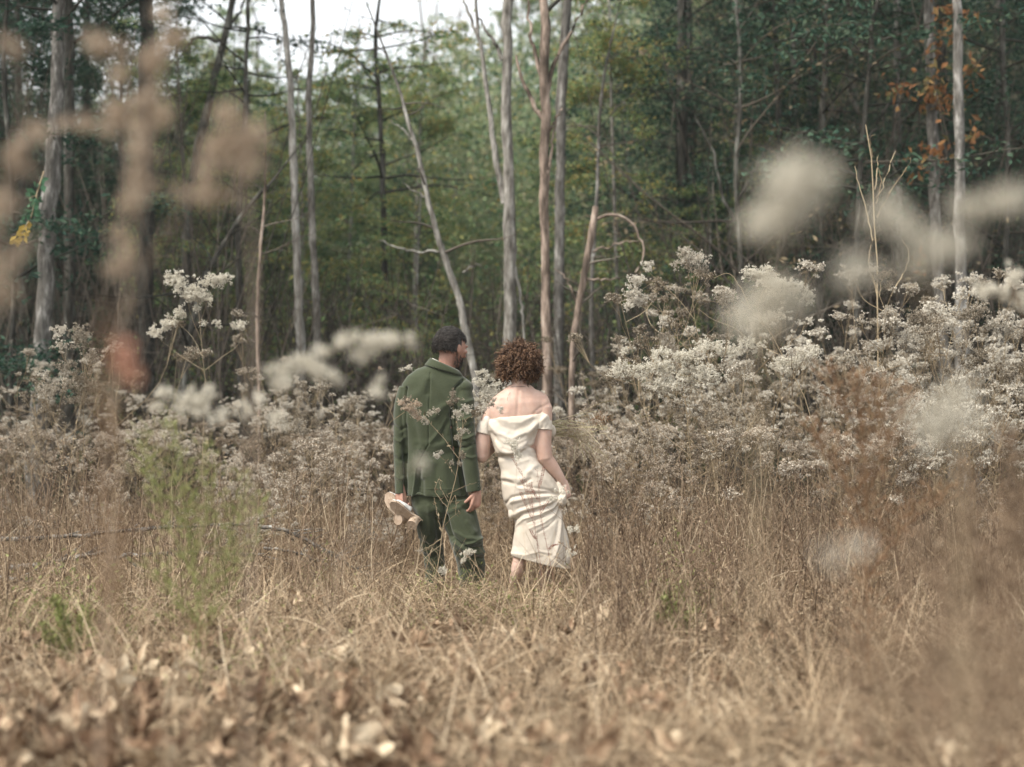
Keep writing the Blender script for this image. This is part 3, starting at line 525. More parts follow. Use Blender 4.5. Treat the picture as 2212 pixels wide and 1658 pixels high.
hero('seed_plume', 'soft white tufts in a row left of the couple', 'weed', 3.3,
     [[(600, 1300), (620, 1000), (640, 850), (690, 770)], [(640, 850), (600, 830), (590, 800)], [(690, 770), (760, 745), (850, 740)]],
     [(610, 800, 34, 16), (650, 785, 40, 14), (600, 830, 26, 18), (690, 800, 30, 20), (750, 735, 38, 14), (800, 745, 30, 22), (845, 735, 24, 20), (890, 735, 14, 16), (780, 770, 24, 14), (700, 760, 22, 10), (815, 840, 16, 22), (720, 820, 22, 14)],
     M['weedstem'], FL, G_near, rad=.0022, tuft=.0055, seed=35, dep=.12, dens=.8)
hero('seed_plume', 'soft white tufts above the yellow green plant', 'weed', 4.2,
     [[(440, 1350), (435, 1000), (425, 900), (415, 850)], [(435, 960), (380, 880), (340, 850)]],
     [(425, 880, 34, 26), (445, 850, 26, 16), (395, 865, 24, 20), (360, 850, 22, 16), (475, 900, 22, 18), (340, 880, 18, 14), (520, 880, 20, 14), (600, 900, 22, 16), (560, 860, 16, 14)], M['weedstem'], FL, G_near, rad=.002, tuft=.0055, seed=36, dep=.15, dens=.7)
hero('seed_plume', 'blurred pinkish bud on a stalk before the suit back', 'weed', 2.6, [[(700, 1400), (760, 1150), (830, 1035), (880, 1015), (915, 995)]], [(915, 992, 13, 16), (905, 1008, 10, 10)], FP, FL, G_near, rad=.0016, tuft=.004, seed=37, dens=.7, hsc=.8)
hero('seed_plume', 'huge blurred cream plumes on the right, the upper pair', 'weed', 1.45,
     [[(1640, 1100), (1650, 800), (1670, 560), (1700, 440), (1740, 370)]],
     [(1735, 370, 42, 26), (1700, 410, 36, 26), (1665, 460, 44, 26), (1640, 490, 26, 20), (1765, 400, 16, 30)], M['weedstem'], FL, G_near, rad=.0020, tuft=0.0050, seed=38, dep=.02, dens=.9, hsc=1.45)
hero('seed_plume', 'huge blurred cream plumes sweeping to the right edge', 'weed', 1.5,
     [[(2080, 1300), (2060, 900), (2000, 640), (2020, 540), (2160, 430)], [(2000, 640), (1900, 590), (1840, 600)]],
     [(2150, 425, 50, 16), (2200, 435, 24, 16), (2090, 455, 24, 16), (2040, 540, 50, 24), (1985, 560, 30, 18), (1925, 490, 40, 24), (1920, 440, 30, 14), (1860, 590, 40, 24), (1820, 610, 22, 14)], M['weedstem'], FL, G_near, rad=.0020, tuft=0.0050, seed=39, dep=.02, dens=.65, hsc=1.35)
hero('seed_plume', 'huge blurred white tuft over the middle of the right thicket', 'weed', 1.5,
     [[(1620, 1300), (1610, 900), (1650, 680), (1700, 640)]], [(1715, 640, 38, 24), (1680, 660, 38, 26), (1620, 690, 30, 40), (1650, 640, 30, 20)], M['weedstem'], FL, G_near, rad=.0020, tuft=0.0050, seed=40, dep=.02, dens=.7, hsc=1.3)
hero('seed_plume', 'huge blurred beige tuft low on the right, above the brown stalks', 'weed', 1.5,
     [[(2090, 1500), (2070, 1200), (2060, 1000), (2050, 900)]], [(2050, 890, 40, 36), (2020, 930, 36, 24), (2075, 850, 20, 20)], M['weedstem'], FL, G_near, rad=.0020, tuft=0.0050, seed=41, dep=.02, dens=.6, hsc=1.4)
hero('seed_plume', 'faint blurred grey tuft over the dry grass at right', 'weed', 1.5,
     [[(1900, 1500), (1890, 1300), (1870, 1190)]], [(1820, 1180, 40, 14), (1870, 1190, 46, 20)], M['weedstem'], FL, G_near, rad=.0020, tuft=0.0050, seed=42, dep=.02, dens=.10, hsc=1.5)
hero('seed_plume', 'white cluster, half blurred, beside the right picture edge', 'weed', 4.2,
     [[(2230, 1100), (2220, 800), (2210, 660), (2185, 610)], [(2210, 660), (2160, 640), (2130, 620)]], [(2140, 625, 30, 14), (2165, 640, 22, 12), (2190, 600, 18, 22), (2215, 650, 20, 22)], M['rust'], FL, G_near, rad=.003, tuft=.006, seed=43, dep=.05)

def feathery(name, label, cat, Y, stems, mat, n, spread, ln, wd, seed, group=None, rad=.003):
    """plants with fine side leaves all along the stems"""
    e = hero(name, label, cat, Y, stems, [], mat, None, group, rad=rad, seed=seed, dep=.12)
    r = np.random.default_rng(seed); C = []; D = []
    for s in stems:
        q = np.array([at(a[0], a[1], Y) for a in s]) - np.array(e.location); p = resample(q, 80)
        L = np.linalg.norm(p[-1] - p[0]); t = r.random(int(n * L)); i = (t * 79).astype(int)
        dd = rdir(r, len(t)) * [1, 1, .4] + [0, 0, .8]; rr = spread * (1 - .7 * t) * r.random(len(t))
        C.append(p[i] + dd * rr[:, None] + r.normal(size=(len(t), 3)) * .01); D.append(dd)
    C = np.concatenate(C); D = np.concatenate(D); m = len(C)
    Acc().add(*leafquads(C, D, rdir(r, m), r.uniform(.6, 1.3, m) * ln, r.uniform(.7, 1.3, m) * wd, .1)).obj('foliage', mat, e, False)
    return e
feathery('feathery_weed', 'rust coloured feathery weed standing before the right thicket', 'weed', 5.6,
         [[(1880, 1500), (1872, 1250), (1870, 1050), (1860, 900), (1850, 800)], [(1870, 1080), (1920, 960), (1960, 850)], [(1872, 1150), (1800, 1000), (1740, 920)], [(1875, 1250), (1960, 1120), (2060, 1060)], [(1865, 950), (1820, 880), (1790, 800)], [(1920, 960), (1900, 880), (1900, 820)]], M['rust'], 900, .19, .04, .0055, 51, rad=.005)
feathery('feathery_weed', 'brown feathery weed at the right edge, half blurred', 'weed', 3.6,
         [[(2120, 1700), (2110, 1400), (2100, 1150), (2080, 1000)], [(2110, 1300), (2170, 1150), (2200, 1050)], [(2110, 1400), (2030, 1250), (1990, 1150)], [(2190, 1700), (2200, 1350), (2190, 1100), (2180, 940)]], M['herb'], 1000, .13, .035, .005, 52, rad=.003)
feathery('green_plant', 'tall yellow green feathery plant in the left foreground', 'plant', 5.6,
         [[(430, 1420), (420, 1250), (400, 1100), (380, 980), (365, 900)], [(415, 1200), (450, 1080), (440, 960)], [(420, 1250), (350, 1120), (300, 960)], [(425, 1300), (500, 1150), (520, 1020)], [(425, 1300), (540, 1200), (560, 1080)], [(410, 1150), (330, 1020), (320, 930)], [(430, 1350), (330, 1240), (310, 1200)], [(430, 1380), (480, 1280), (500, 1180)]], M['greenherb'], 380, .21, .045, .006, 53)
feathery('green_plant', 'short green leafy plant at the lower left', 'plant', 6.4,
         [[(150, 1440), (145, 1380), (130, 1330), (120, 1290)], [(150, 1400), (180, 1350), (190, 1320)], [(150, 1420), (110, 1380), (90, 1350)]], M['greenherb'], 900, .06, .04, .012, 54)
feathery('green_plant', 'small bright green plant right of the dress in the grass', 'plant', 7.3,
         [[(1470, 1390), (1468, 1360), (1455, 1330), (1435, 1290)], [(1470, 1370), (1490, 1340), (1500, 1320)], [(1470, 1380), (1440, 1350), (1425, 1335)]], M['greenherb'], 1100, .07, .035, .012, 55)
for j, (px, ly, hy, Y) in enumerate([(1950, 1700, 1200, 2.4), (2060, 1700, 1120, 2.2), (2140, 1700, 1240, 2.0), (2190, 1700, 1050, 2.5), (1860, 1720, 1330, 2.3), (2010, 1720, 1330, 1.8)]):
    feathery('near_stalk', ['second from the left', 'third from the right', 'second from the right', 'rightmost', 'leftmost', 'third from the left'][j] + ' of the blurred brown stalks near the lens at lower right', 'weed', Y, [[(px, ly), (px - 10, (ly + hy) / 2), (px + 14, hy)], [(px - 8, ly - 100), (px + 40, ly - 230), (px + 60, ly - 300)]], M['herb'], 900, .09, .022, .004, 60 + j, 'blurred stalks at lower right', rad=.0024)

M['yellowleaf'] = plantmat('yellowleaf', [(0.340, 0.240, 0.060), (0.450, 0.330, 0.080)], trans=.3); M['vineleaf'] = plantmat('vineleaf', [(0.050, 0.120, 0.065), (0.080, 0.180, 0.100)], trans=.3)
e = hero('hanging_vine', 'vine with green leaves and a yellow tip beside the thick lichened trunk', 'vine', 13.5, [[(95, 370), (80, 420), (70, 460), (50, 500), (38, 525)], [(80, 420), (62, 430)]], [], M['weedstem'], None, seed=80, rad=.008, rooted=False)
r = np.random.default_rng(81); B = np.array(e.location)
for nm, mt, pts in (('leaves', 'vineleaf', [(62, 425), (72, 412), (80, 435), (70, 470), (62, 462), (88, 400), (76, 450)]), ('yellow_leaves', 'yellowleaf', [(50, 495), (46, 505), (42, 515), (38, 522)])):
    C = np.concatenate([at(a, b, 13.5)[None] + r.normal(size=(6, 3)) * .03 for a, b in pts]) - B; m = len(C)
    Acc().add(*leafquads(C, rdir(r, m) + [0, 0, -.6], rdir(r, m) + [0, -1, 0], r.uniform(.05, .10, m), r.uniform(.03, .06, m), .15)).obj(nm, M[mt], e, False)

# ------------------------------------------------------------------ fallen branches on the left
for j, (Y, pts, rad, lab) in enumerate([
    (10.4, [(-20, 1172), (90, 1168), (180, 1162), (300, 1150), (420, 1142), (560, 1138)], .013, 'long pale lichened branch lying on the grass at left, the uppermost'),
    (9.8, [(20, 1232), (90, 1228), (160, 1212), (230, 1198)], .019, 'thick short pale branch with lichen lying at the left edge'),
    (9.9, [(240, 1212), (300, 1205), (370, 1203), (450, 1200), (560, 1205)], .012, 'straight grey branch lying below the long lichened one'),
    (9.8, [(560, 1143), (610, 1152), (660, 1172), (720, 1205), (810, 1260)], .011, 'grey branch slanting down toward the green suit'),
    (9.9, [(570, 1190), (640, 1200), (700, 1225), (760, 1250)], .008, 'thin twiggy branch beside the slanting one'),
    (9.3, [(0, 1255), (40, 1262), (110, 1275)], .017, 'dark lichened branch end at the far left'),
    (9.5, [(275, 1210), (320, 1255), (370, 1290), (410, 1305)], .008, 'thin grey branch running down behind the green plant')]):
    r = np.random.default_rng(300 + j); q = np.array([at(a, b - 6, Y) for a, b in pts]); c = q[0]
    rad *= 1.35; e = thing('fallen_branch', lab, 'branch', tuple(c)); p = resample(q - c, 24); p[1:-1] += r.normal(size=(22, 3)) * .004
    Acc().add(*tubes(p[None], np.linspace(rad, rad * .45, 24)[None], 8)).obj('limb', M['lichenwood'], e)
    P = []; 
    for k in range(16):
        b = p[r.integers(4, 23)]; d = norm((p[-1] - p[0])[None])[0] * r.uniform(.5, 1) + rdir(r, 1)[0] * [.3, .3, .6] + [0, 0, .1]
        L = r.uniform(.12, .35); P.append(resample([b, b + d * L * .5 + r.normal(size=3) * .01, b + d * L], 6))
    Acc().add(*tubes(np.array(P), np.linspace(rad * .3, .0015, 6)[None].repeat(16, 0), 4)).obj('twigs', M['lichenwood'], e)

# ------------------------------------------------------------------ body building
def Pp(px, py, dy=0.0): return at(px, py, YC + dy)
PX = YC / FPX     # metres per pixel at the couple
def superring(c, u, v, a, b, n=28, e=2.3):
    t = np.linspace(0, 2 * np.pi, n, endpoint=False); ct, s_ = np.cos(t), np.sin(t)
    return c + (a * np.sign(ct) * np.abs(ct) ** (2 / e))[:, None] * u + (b * np.sign(s_) * np.abs(s_) ** (2 / e))[:, None] * v
def closed(rings):
    n = len(rings[0]); V = np.concatenate(rings); A = Acc(); k = len(rings)
    F = [[i * n + j, i * n + (j + 1) % n, (i + 1) * n + (j + 1) % n, (i + 1) * n + j] for i in range(k - 1) for j in range(n)]
    V = np.vstack([V, rings[0].mean(0), rings[-1].mean(0)]); c0, c1 = k * n, k * n + 1
    T = [[c0, (j + 1) % n, j] for j in range(n)] + [[c1, (k - 1) * n + j, (k - 1) * n + (j + 1) % n] for j in range(n)]
    return V, F, T
def limb(pts, radii, K=18, n=20, cap=True, flat=None):
    """tapered limb along pts; radii = (a across, b in depth) per point"""
    q = resample(np.hstack([np.asarray(pts, float), np.asarray(radii, float)]), K); P, Rr = q[:, :3], np.maximum(q[:, 3:], .001)
    T = norm(np.gradient(P, axis=0)); rings = []
    def fr(t):
        ref = np.array([0, 1., 0]) if abs(t[1]) < .8 else np.array([0, 0, 1.])
        u = norm(np.cross(ref, t)[None])[0]; return u, np.cross(t, u)
    if cap:
        u, v = fr(T[0])
        for s in (.95, .7): rings.append(superring(P[0] - T[0] * Rr[0].mean() * s * .8, u, v, Rr[0, 0] * math.sqrt(1 - s * s), Rr[0, 1] * math.sqrt(1 - s * s), n, 2))
    for i in range(K): u, v = fr(T[i]); rings.append(superring(P[i], u, v, Rr[i, 0], Rr[i, 1], n, 2.05))
    if cap:
        for s in (.7, .95): rings.append(superring(P[-1] + T[-1] * Rr[-1].mean() * s * .8, u, v, Rr[-1, 0] * math.sqrt(1 - s * s), Rr[-1, 1] * math.sqrt(1 - s * s), n, 2))
    return closed(rings)
def slices(rows, K=26, n=44, e=2.35):
    """horizontal sections from the photograph: (py, xleft, xright, half depth, dy, drop of right end in px)"""
    q = np.array([list(r_) + [0] * (6 - len(r_)) for r_ in rows], float); t = np.linspace(0, len(q) - 1, K)
    rings = []
    for s in t:
        py, xl, xr, dh, dy, dr = [np.interp(s, np.arange(len(q)), q[:, j]) for j in range(6)]
        c = Pp((xl + xr) / 2, py, dy); a = (xr - xl) / 2 * PX
        rg = superring(c, np.array([1., 0, 0]), np.array([0, 1., 0]), a, dh, n, e)
        rg[:, 2] -= (rg[:, 0] - c[0]) / max(a, 1e-6) * dr * PX; rings.append(rg)
    return closed(rings)
def ball(c, rad, rot=None, n=18, fn=None):
    t = np.linspace(.02, np.pi - .02, n); rings = []
    Rm = np.eye(3) if rot is None else np.asarray(rot)
    for a in t:
        rg = superring(np.zeros(3), np.array([1., 0, 0]), np.array([0, 1., 0]), math.sin(a), math.sin(a), 24, 2); rg[:, 2] = math.cos(a)
        rg = rg * np.asarray(rad)
        if fn is not None: rg = fn(rg)
        rings.append(rg @ Rm.T + np.asarray(c))
    V, F, T = closed(rings[::-1]); return V, F, T
def union(solids, vox, smooth=4, fac=.5):
    A = Acc()
    for V, F, T in solids:
        n0 = A.n; A.add(V, F); A.f[3].append(np.array(T) + n0)
    o = A.obj('tmp'); m = o.modifiers.new('r', 'REMESH'); m.mode = 'VOXEL'; m.voxel_size = vox
    if smooth: s = o.modifiers.new('s', 'SMOOTH'); s.iterations = smooth; s.factor = fac
    dg = bpy.context.evaluated_depsgraph_get(); dg.update(); me = bpy.data.meshes.new_from_object(o.evaluated_get(dg))
    V = np.zeros(len(me.vertices) * 3, np.float32); me.vertices.foreach_get('co', V); V = V.reshape(-1, 3).astype(float)
    N = np.zeros(len(me.vertices) * 3, np.float32); me.vertices.foreach_get('normal', N); N = N.reshape(-1, 3).astype(float)
    li = np.zeros(len(me.loops), np.int32); me.loops.foreach_get('vertex_index', li); tot = np.zeros(len(me.polygons), np.int32); me.polygons.foreach_get('loop_total', tot)
    st = np.concatenate([[0], np.cumsum(tot)[:-1]]); Fq = np.stack([li[st[tot == 4] + k] for k in range(4)], 1) if (tot == 4).any() else np.zeros((0, 4), int)
    F3 = np.stack([li[st[tot == 3] + k] for k in range(3)], 1) if (tot == 3).any() else np.zeros((0, 3), int)
    bpy.data.objects.remove(o); bpy.data.meshes.remove(me)
    return V, N, Fq, F3
def folds(V, N, lst, front=True, noise=0.0, nscale=18):
    """press folds into cloth: each is a line in the picture plane with width and height (metres)"""
    D = np.zeros(len(V)); X = V[:, 0] / V[:, 1] * FPX + HX; Z = HY - (V[:, 2] - CAMH) / V[:, 1] * FPX
    fr = np.clip(-N[:, 1] * 1.6 + .35, 0, 1) if front else 1.0
    for pts, wpx, amp in lst:
        best = np.full(len(V), 1e9)
        for a, b in zip(pts[:-1], pts[1:]):
            a = np.array(a, float); b = np.array(b, float); ab = b - a; t = np.clip(((X - a[0]) * ab[0] + (Z - a[1]) * ab[1]) / (ab @ ab), 0, 1)
            best = np.minimum(best, np.hypot(X - a[0] - t * ab[0], Z - a[1] - t * ab[1]))
        D += amp * np.exp(-(best / wpx) ** 2)
    if noise: 
        s = nscale; D += noise * (np.sin(V[:, 0] * s + 1.3 * np.sin(V[:, 2] * s * .7)) * np.sin(V[:, 2] * s * .8 + V[:, 1] * s + np.sin(V[:, 0] * s * .6)))
    return V + N * (D * fr)[:, None]
def finish(name, V, F4, F3, mat, parent=None, origin=(0, 0, 0)):
    A = Acc().add(V - np.asarray(origin), F4); 
    if len(F3): A.f[3].append(F3)
    return A.obj(name, mat, parent)
def frame(f, up=(0, 0, 1)):
    f = norm(np.array([f], float))[0]; s = norm(np.cross(f, up)[None])[0]; u = np.cross(s, f); return np.stack([s, f, u], 1)   # columns: right, front, up
def head_solids(c, f, roll=0.0, s=1.0, nosew=1.0):
    Rm = frame(f)
    if roll: q = math.cos(roll), math.sin(roll); Rm = Rm @ np.array([[q[0], 0, -q[1]], [0, 1, 0], [q[1], 0, q[0]]])
    def shape(p):
        z = p[:, 2] / .115; k = np.where(z < 0, 1 + .22 * z, 1.0); p = p.copy(); p[:, 0] *= k; p[:, 1] = np.where(p[:, 1] > 0, p[:, 1] * (1 - .06 * np.clip(-z, 0, 1)), p[:, 1] * (1 + .42 * np.clip(z, -1, 0))); return p
    L = lambda x, y, z: c + Rm @ (np.array([x, y, z]) * s)
    out = [ball(c, np.array([.075, .097, .115]) * s, Rm, 26, shape), ball(L(0, .062, -.088), np.array([.030, .026, .022]) * s, Rm)]
    out += [ball(L(0, .100, -.018), np.array([.011 * nosew, .016, .024]) * s, Rm), ball(L(0, .108, -.030), np.array([.015 * nosew, .014, .010]) * s, Rm)]
    out += [ball(L(0, .088, .026), np.array([.052, .014, .012]) * s, Rm), ball(L(0, .092, -.060), np.array([.024, .009, .007]) * s, Rm), ball(L(0, .090, -.070), np.array([.020, .009, .006]) * s, Rm)]
    for sx in (-1, 1):
        out.append(ball(L(sx * .038, .072, -.012), np.array([.024, .020, .018]) * s, Rm))
        out.append(ball(L(sx * .077, .000, -.012), np.array([.010, .018, .030]) * s, Rm)); out.append(ball(L(sx * .080, -.006, -.004), np.array([.008, .013, .020]) * s, Rm))
    return out, Rm, L
def hand_solids(wrist, palm, side, back, curl, ln=.185, spread=1.0, thumb=True, thumbdir=None, ang=None):
    """palm direction, side = towards the index finger, back = normal on the back of the hand; curl per finger"""
    palm, side, back = [norm(np.array([x], float))[0] for x in (palm, side, back)]
    pl = ln * .50; out = [limb([wrist - palm * .02, wrist + palm * pl * .35, wrist + palm * pl * .92], [(.024, .017), (.036, .016), (.040, .013)], 8, 16)]
    # palm ring orientation follows depth axis, so add knuckle balls across the side axis
    for i, off in enumerate((.030, .010, -.010, -.028)):
        kn = wrist + palm * pl * (.96 - .03 * abs(i - 1)) + side * off * spread; out.append(limb([wrist + palm * .012 + side * off * .5, kn], [(.013, .013), (.011, .010)], 6, 12))
        seg = np.array([.46, .30, .24]) * ln * (.46, .50, .47, .37)[i]; d = palm.copy(); p = kn; q = [kn]; rr = [(.0098, .0092)]; c_ = curl[i]
        for j in range(3):
            a = c_ * (.55, 1.0, .75)[j]; d = norm((d * math.cos(a) - back * math.sin(a))[None])[0] if j == 0 else norm((d * math.cos(a) + np.cross(np.cross(d, -back), d) * 0 + perp(d, palm, back) * math.sin(a))[None])[0]
            p = p + d * seg[j]; q.append(p); rr.append((.0090 - .0009 * j, .0084 - .0009 * j))
        out.append(limb(q, rr, 12, 12))
    if thumb:
        td = norm((palm * .55 + side * .75 - back * .35 if thumbdir is None else np.array(thumbdir, float))[None])[0]; b = wrist + palm * .018 + side * .020
        out.append(limb([b, b + td * .036, b + td * .062 + (palm * .4 - back * .5) * .016, b + td * .078 + (palm * .6 - back * .8) * .032], [(.015, .014), (.012, .012), (.010, .010), (.0075, .0075)], 10, 12))
    return out
def perp(d, palm, back):
    """direction a curling finger bends to: rotate d a quarter turn in the palm/back plane"""
    x, y = d @ palm, d @ (-back); return -y * palm + x * (-back)
def locks(r, c, Rm, rad, n, th_ok, start, length, amp, turns, K, wd, fall=0.0, sweep=0.0, swirl=0.0, lift=(.9, 1.06)):
    """strands over an ellipsoid head form: they run down over its surface and curl"""
    P = []
    for i in range(n):
        for _ in range(30):
            az = r.uniform(-np.pi, np.pi); p0 = r.uniform(*start)
            if th_ok(az, p0): break
        t = np.linspace(0, 1, K); le = r.uniform(*length); pol = p0 + le * t; a = az + (swirl + r.normal() * .12) * t + sweep * np.sin(az) * t
        k = np.interp(t, [0, .3, 1], [lift[0] * r.uniform(.93, 1.0), r.uniform(lift[0], lift[1]), r.uniform(lift[0] * .97, lift[1])])
        q = np.stack([np.sin(pol) * np.sin(a), -np.sin(pol) * np.cos(a), np.cos(pol)], 1) * rad * k[:, None]      # az 0 = back of the head
        q[:, 2] -= fall * t ** 2
        nrm = norm(q / np.square(rad)); tg = norm(np.gradient(q, axis=0)); bn = np.cross(nrm, tg); ph = r.uniform(0, 6.28); am = amp * r.uniform(.6, 1.3) * np.minimum(1, t * 4 + .2); tn = turns * r.uniform(.7, 1.3) * 2 * np.pi
        q = q + nrm * (am * np.sin(tn * t + ph))[:, None] + bn * (am * np.cos(tn * t + ph))[:, None]
        P.append(q @ Rm.T + c)
    P = np.array(P); W = (wd * r.uniform(.6, 1.3, n))[:, None] * np.interp(np.linspace(0, 1, K), [0, .1, .8, 1], [.5, 1, .9, .15])[None]
    return tubes(P, W, 4)

# ================================================================== the man
mo = np.array([float(Pp(945, 1290)[0]), YC, float(gz(Pp(945, 1290)[0], YC))])
hc = Pp(975, 752, .03)
hs_, HR, HL = head_solids(hc, (.74, .64, -.20), roll=.05, s=1.06)
S = list(hs_)
S.append(limb([Pp(958, 822, .02), Pp(964, 795, .01), HL(0, -.02, -.05)], [(.074, .066), (.060, .060), (.055, .058)], 8, 22))
S.append(slices([(812, 915, 1000, .07, .02), (835, 880, 1012, .085, .02), (880, 880, 1005, .10, .02), (960, 888, 990, .10, .02), (1060, 890, 1004, .10, .03), (1105, 895, 1010, .10, .03)]))
S.append(limb([Pp(888, 850, .01), Pp(865, 930, .02), Pp(864, 1010, -.01), Pp(866, 1062, -.04)], [(.034, .036), (.027, .03), (.022, .024), (.022, .022)]))
S.append(limb([Pp(992, 848, -.02), Pp(1004, 930, -.05), Pp(1018, 1000, -.06), Pp(1028, 1062, -.07)], [(.038, .042), (.032, .034), (.028, .028), (.024, .022)]))
S.append(limb([Pp(925, 1100, .04), Pp(930, 1170, .12), Pp(942, 1225, .14), Pp(942, 1280, .10)], [(.07, .07), (.05, .055), (.042, .045), (.035, .04)]))
S.append(limb([Pp(985, 1100, .0), Pp(1008, 1170, -.03), Pp(1020, 1220, .03), Pp(1020, 1278, .06)], [(.075, .075), (.055, .06), (.045, .05), (.036, .04)]))
for fx, fy in ((942, .16), (1021, .10)): S.append(limb([Pp(fx, 1283, fy - .08), Pp(fx + 2, 1284, fy + .06), Pp(fx + 4, 1288, fy + .15)], [(.035, .03), (.042, .028), (.035, .018)]))
# right hand hanging, fingers curled towards the thigh
S += hand_solids(Pp(1030, 1062, -.07), (-.16, -.05, -1), (-.55, -.70, .1), (.80, -.55, .0), (.75, .85, .95, 1.05), ln=.19, thumbdir=(-.75, -.1, -.7))
# left hand closed round the shoes
S += hand_solids(Pp(866, 1058, -.04), (.0, -.1, -1), (-.4, .9, 0), (-.9, .2, .1), (1.0, 1.05, 1.1, 1.15), ln=.18, thumbdir=(.5, .3, -.8))
V, N, F4, F3 = union(S, .0042, 2)
man = finish('person', V, F4, F3, M['skinm'], None, mo); man.location = mo
tag(man, 'person with dark wavy hair in a green suit seen from behind, looking right, holding shoes', 'person')
# jacket
S = [slices([(790, 932, 984, .05, .01, 7), (797, 922, 990, .075, .01, 8), (806, 900, 1002, .09, .01, 8), (818, 880, 1014, .10, .01, 5), (833, 868, 1019, .11, .01, 2), (860, 863, 1016, .12, .01), (900, 866, 1004, .128, .01), (950, 872, 994, .125, .01), (1000, 874, 998, .13, .015), (1040, 873, 1006, .14, .02), (1071, 874, 1013, .148, .02, 1)], 34, 56, 2.3),
     limb([Pp(878, 838, .01), Pp(868, 880, .015), Pp(864, 950, .02), Pp(864, 1010, .0), Pp(866, 1068, -.03)], [(.050, .060), (.050, .064), (.043, .056), (.038, .050), (.036, .046)], 24, 26, cap=False),
     limb([Pp(1000, 836, -.01), Pp(1003, 875, -.03), Pp(1006, 930, -.055), Pp(1015, 1000, -.06), Pp(1024, 1062, -.065)], [(.058, .07), (.066, .076), (.060, .066), (.053, .056), (.048, .050)], 24, 26, cap=False)]
S.append(ball(Pp(881, 843, .01), (.050, .06, .05))); S.append(ball(Pp(1001, 838, -.02), (.066, .07, .055)))
V, N, F4, F3 = union(S, .0042, 3)
JF = [([(929, 806), (928, 850), (926, 900), (926, 960), (898, 1010)], 1.3, -.0035),               # centre seam
      ([(1001, 820), (984, 838), (976, 865), (975, 900), (978, 925)], 2.2, -.012), ([(878, 838), (874, 870), (875, 920), (876, 1000)], 2.2, -.010),
      ([(978, 925), (984, 970), (992, 1010), (1000, 1068)], 3.5, -.012), ([(876, 920), (876, 1068)], 2.6, -.010),
      ([(899, 1010), (896, 1040), (892, 1072)], 1.8, .006), ([(905, 1018), (903, 1050), (902, 1074)], 5.5, -.020), ([(912, 1040), (912, 1074)], 5, -.012),
      ([(975, 895), (960, 920), (950, 950)], 7, -.007), ([(965, 905), (948, 935), (930, 955)], 4, .005), ([(884, 890), (896, 925), (902, 960)], 7, -.006), ([(974, 870), (955, 880), (940, 900)], 6, .005),
      ([(925, 820), (910, 845), (890, 860)], 9, .005), ([(935, 822), (950, 850), (972, 868)], 9, .004), ([(926, 826), (924, 850)], 5, -.005),
      ([(990, 935), (1010, 925), (1026, 915)], 3, -.007), ([(988, 950), (1008, 948), (1028, 938)], 3, .005), ([(985, 968), (1005, 968), (1026, 958)], 3, -.006), ([(1000, 985), (1020, 990), (1032, 985)], 3, .004), ([(984, 860), (1005, 870), (1022, 865)], 4, .005), ([(980, 880), (1000, 890), (1022, 885)], 4, -.006), ([(982, 905), (1000, 908), (1022, 900)], 3, .005),
      ([(852, 920), (864, 930), (872, 925)], 3, -.005), ([(852, 950), (864, 955), (874, 945)], 3, .004), ([(853, 990), (866, 995), (875, 985)], 4, -.005), ([(855, 1030), (866, 1036), (875, 1030)], 3, .004),
      ([(880, 970), (900, 985), (940, 990), (985, 975)], 9, -.004), ([(900, 955), (940, 965), (980, 950)], 7, .003), ([(960, 1010), (965, 1060)], 9, .005), ([(940, 1010), (942, 1066)], 7, -.004),
      ([(908, 1056), (1006, 1058)], 1.1, .0015), ([(880, 1057), (893, 1054)], 1.1, .0015), ([(874, 1071), (1014, 1073)], 1.2, -.002)]
V = folds(V, N, [(a, b * 1.1, c * 1.7) for a, b, c in JF], noise=.002, nscale=26)
V += N * (.0012 * n2(V[:, 0] * 22, V[:, 2] * 22, 1, 8))[:, None]
jk = finish('jacket', V, F4, F3, M['suit'], man, mo)
def collar_band(name, rows, mat, parent, origin, th=.005):
    rings = []
    for py, xl, xr, dh, dy, dr in rows:
        c = Pp((xl + xr) / 2, py, dy); a = (xr - xl) / 2 * PX; rg = superring(c, np.array([1., 0, 0]), np.array([0, 1., 0]), a, dh, 48, 2.1); rg[:, 2] -= (rg[:, 0] - c[0]) / a * dr * PX; rings.append(rg)
    n = 48; k = len(rings); V = np.concatenate(rings); F = [[i * n + j, i * n + (j + 1) % n, (i + 1) * n + (j + 1) % n, (i + 1) * n + j] for i in range(k - 1) for j in range(n)]
    return Acc().add(V - np.asarray(origin), F).obj(name, mat, parent)
collar_band('shirt_collar', [(797, 938, 982, .062, .0, 13), (788, 936, 985, .067, .0, 13), (787, 934, 986, .070, .0, 13), (797, 933, 987, .072, .0, 13)], M['shirt'], man, mo)
collar_band('lapel_collar', [(795, 934, 986, .070, .0, 12), (788, 932, 988, .075, .0, 13), (786.5, 930, 990, .079, .0, 13), (790, 926, 994, .084, .0, 13), (799, 918, 999, .092, .0, 12), (801, 917, 999, .091, .0, 12), (803, 922, 996, .080, .0, 11)], M['suit'], jk, (0, 0, 0) + mo)
for k in range(4):
    c = Pp(1034.5 - k * .4, 1040 + k * 6.5, -.115); Vb, Fb, Tb = ball(c - mo, (.0055, .003, .0055), None, 8); A = Acc().add(Vb, Fb); A.f[3].append(np.array(Tb)); A.obj('button', M['button'], jk)
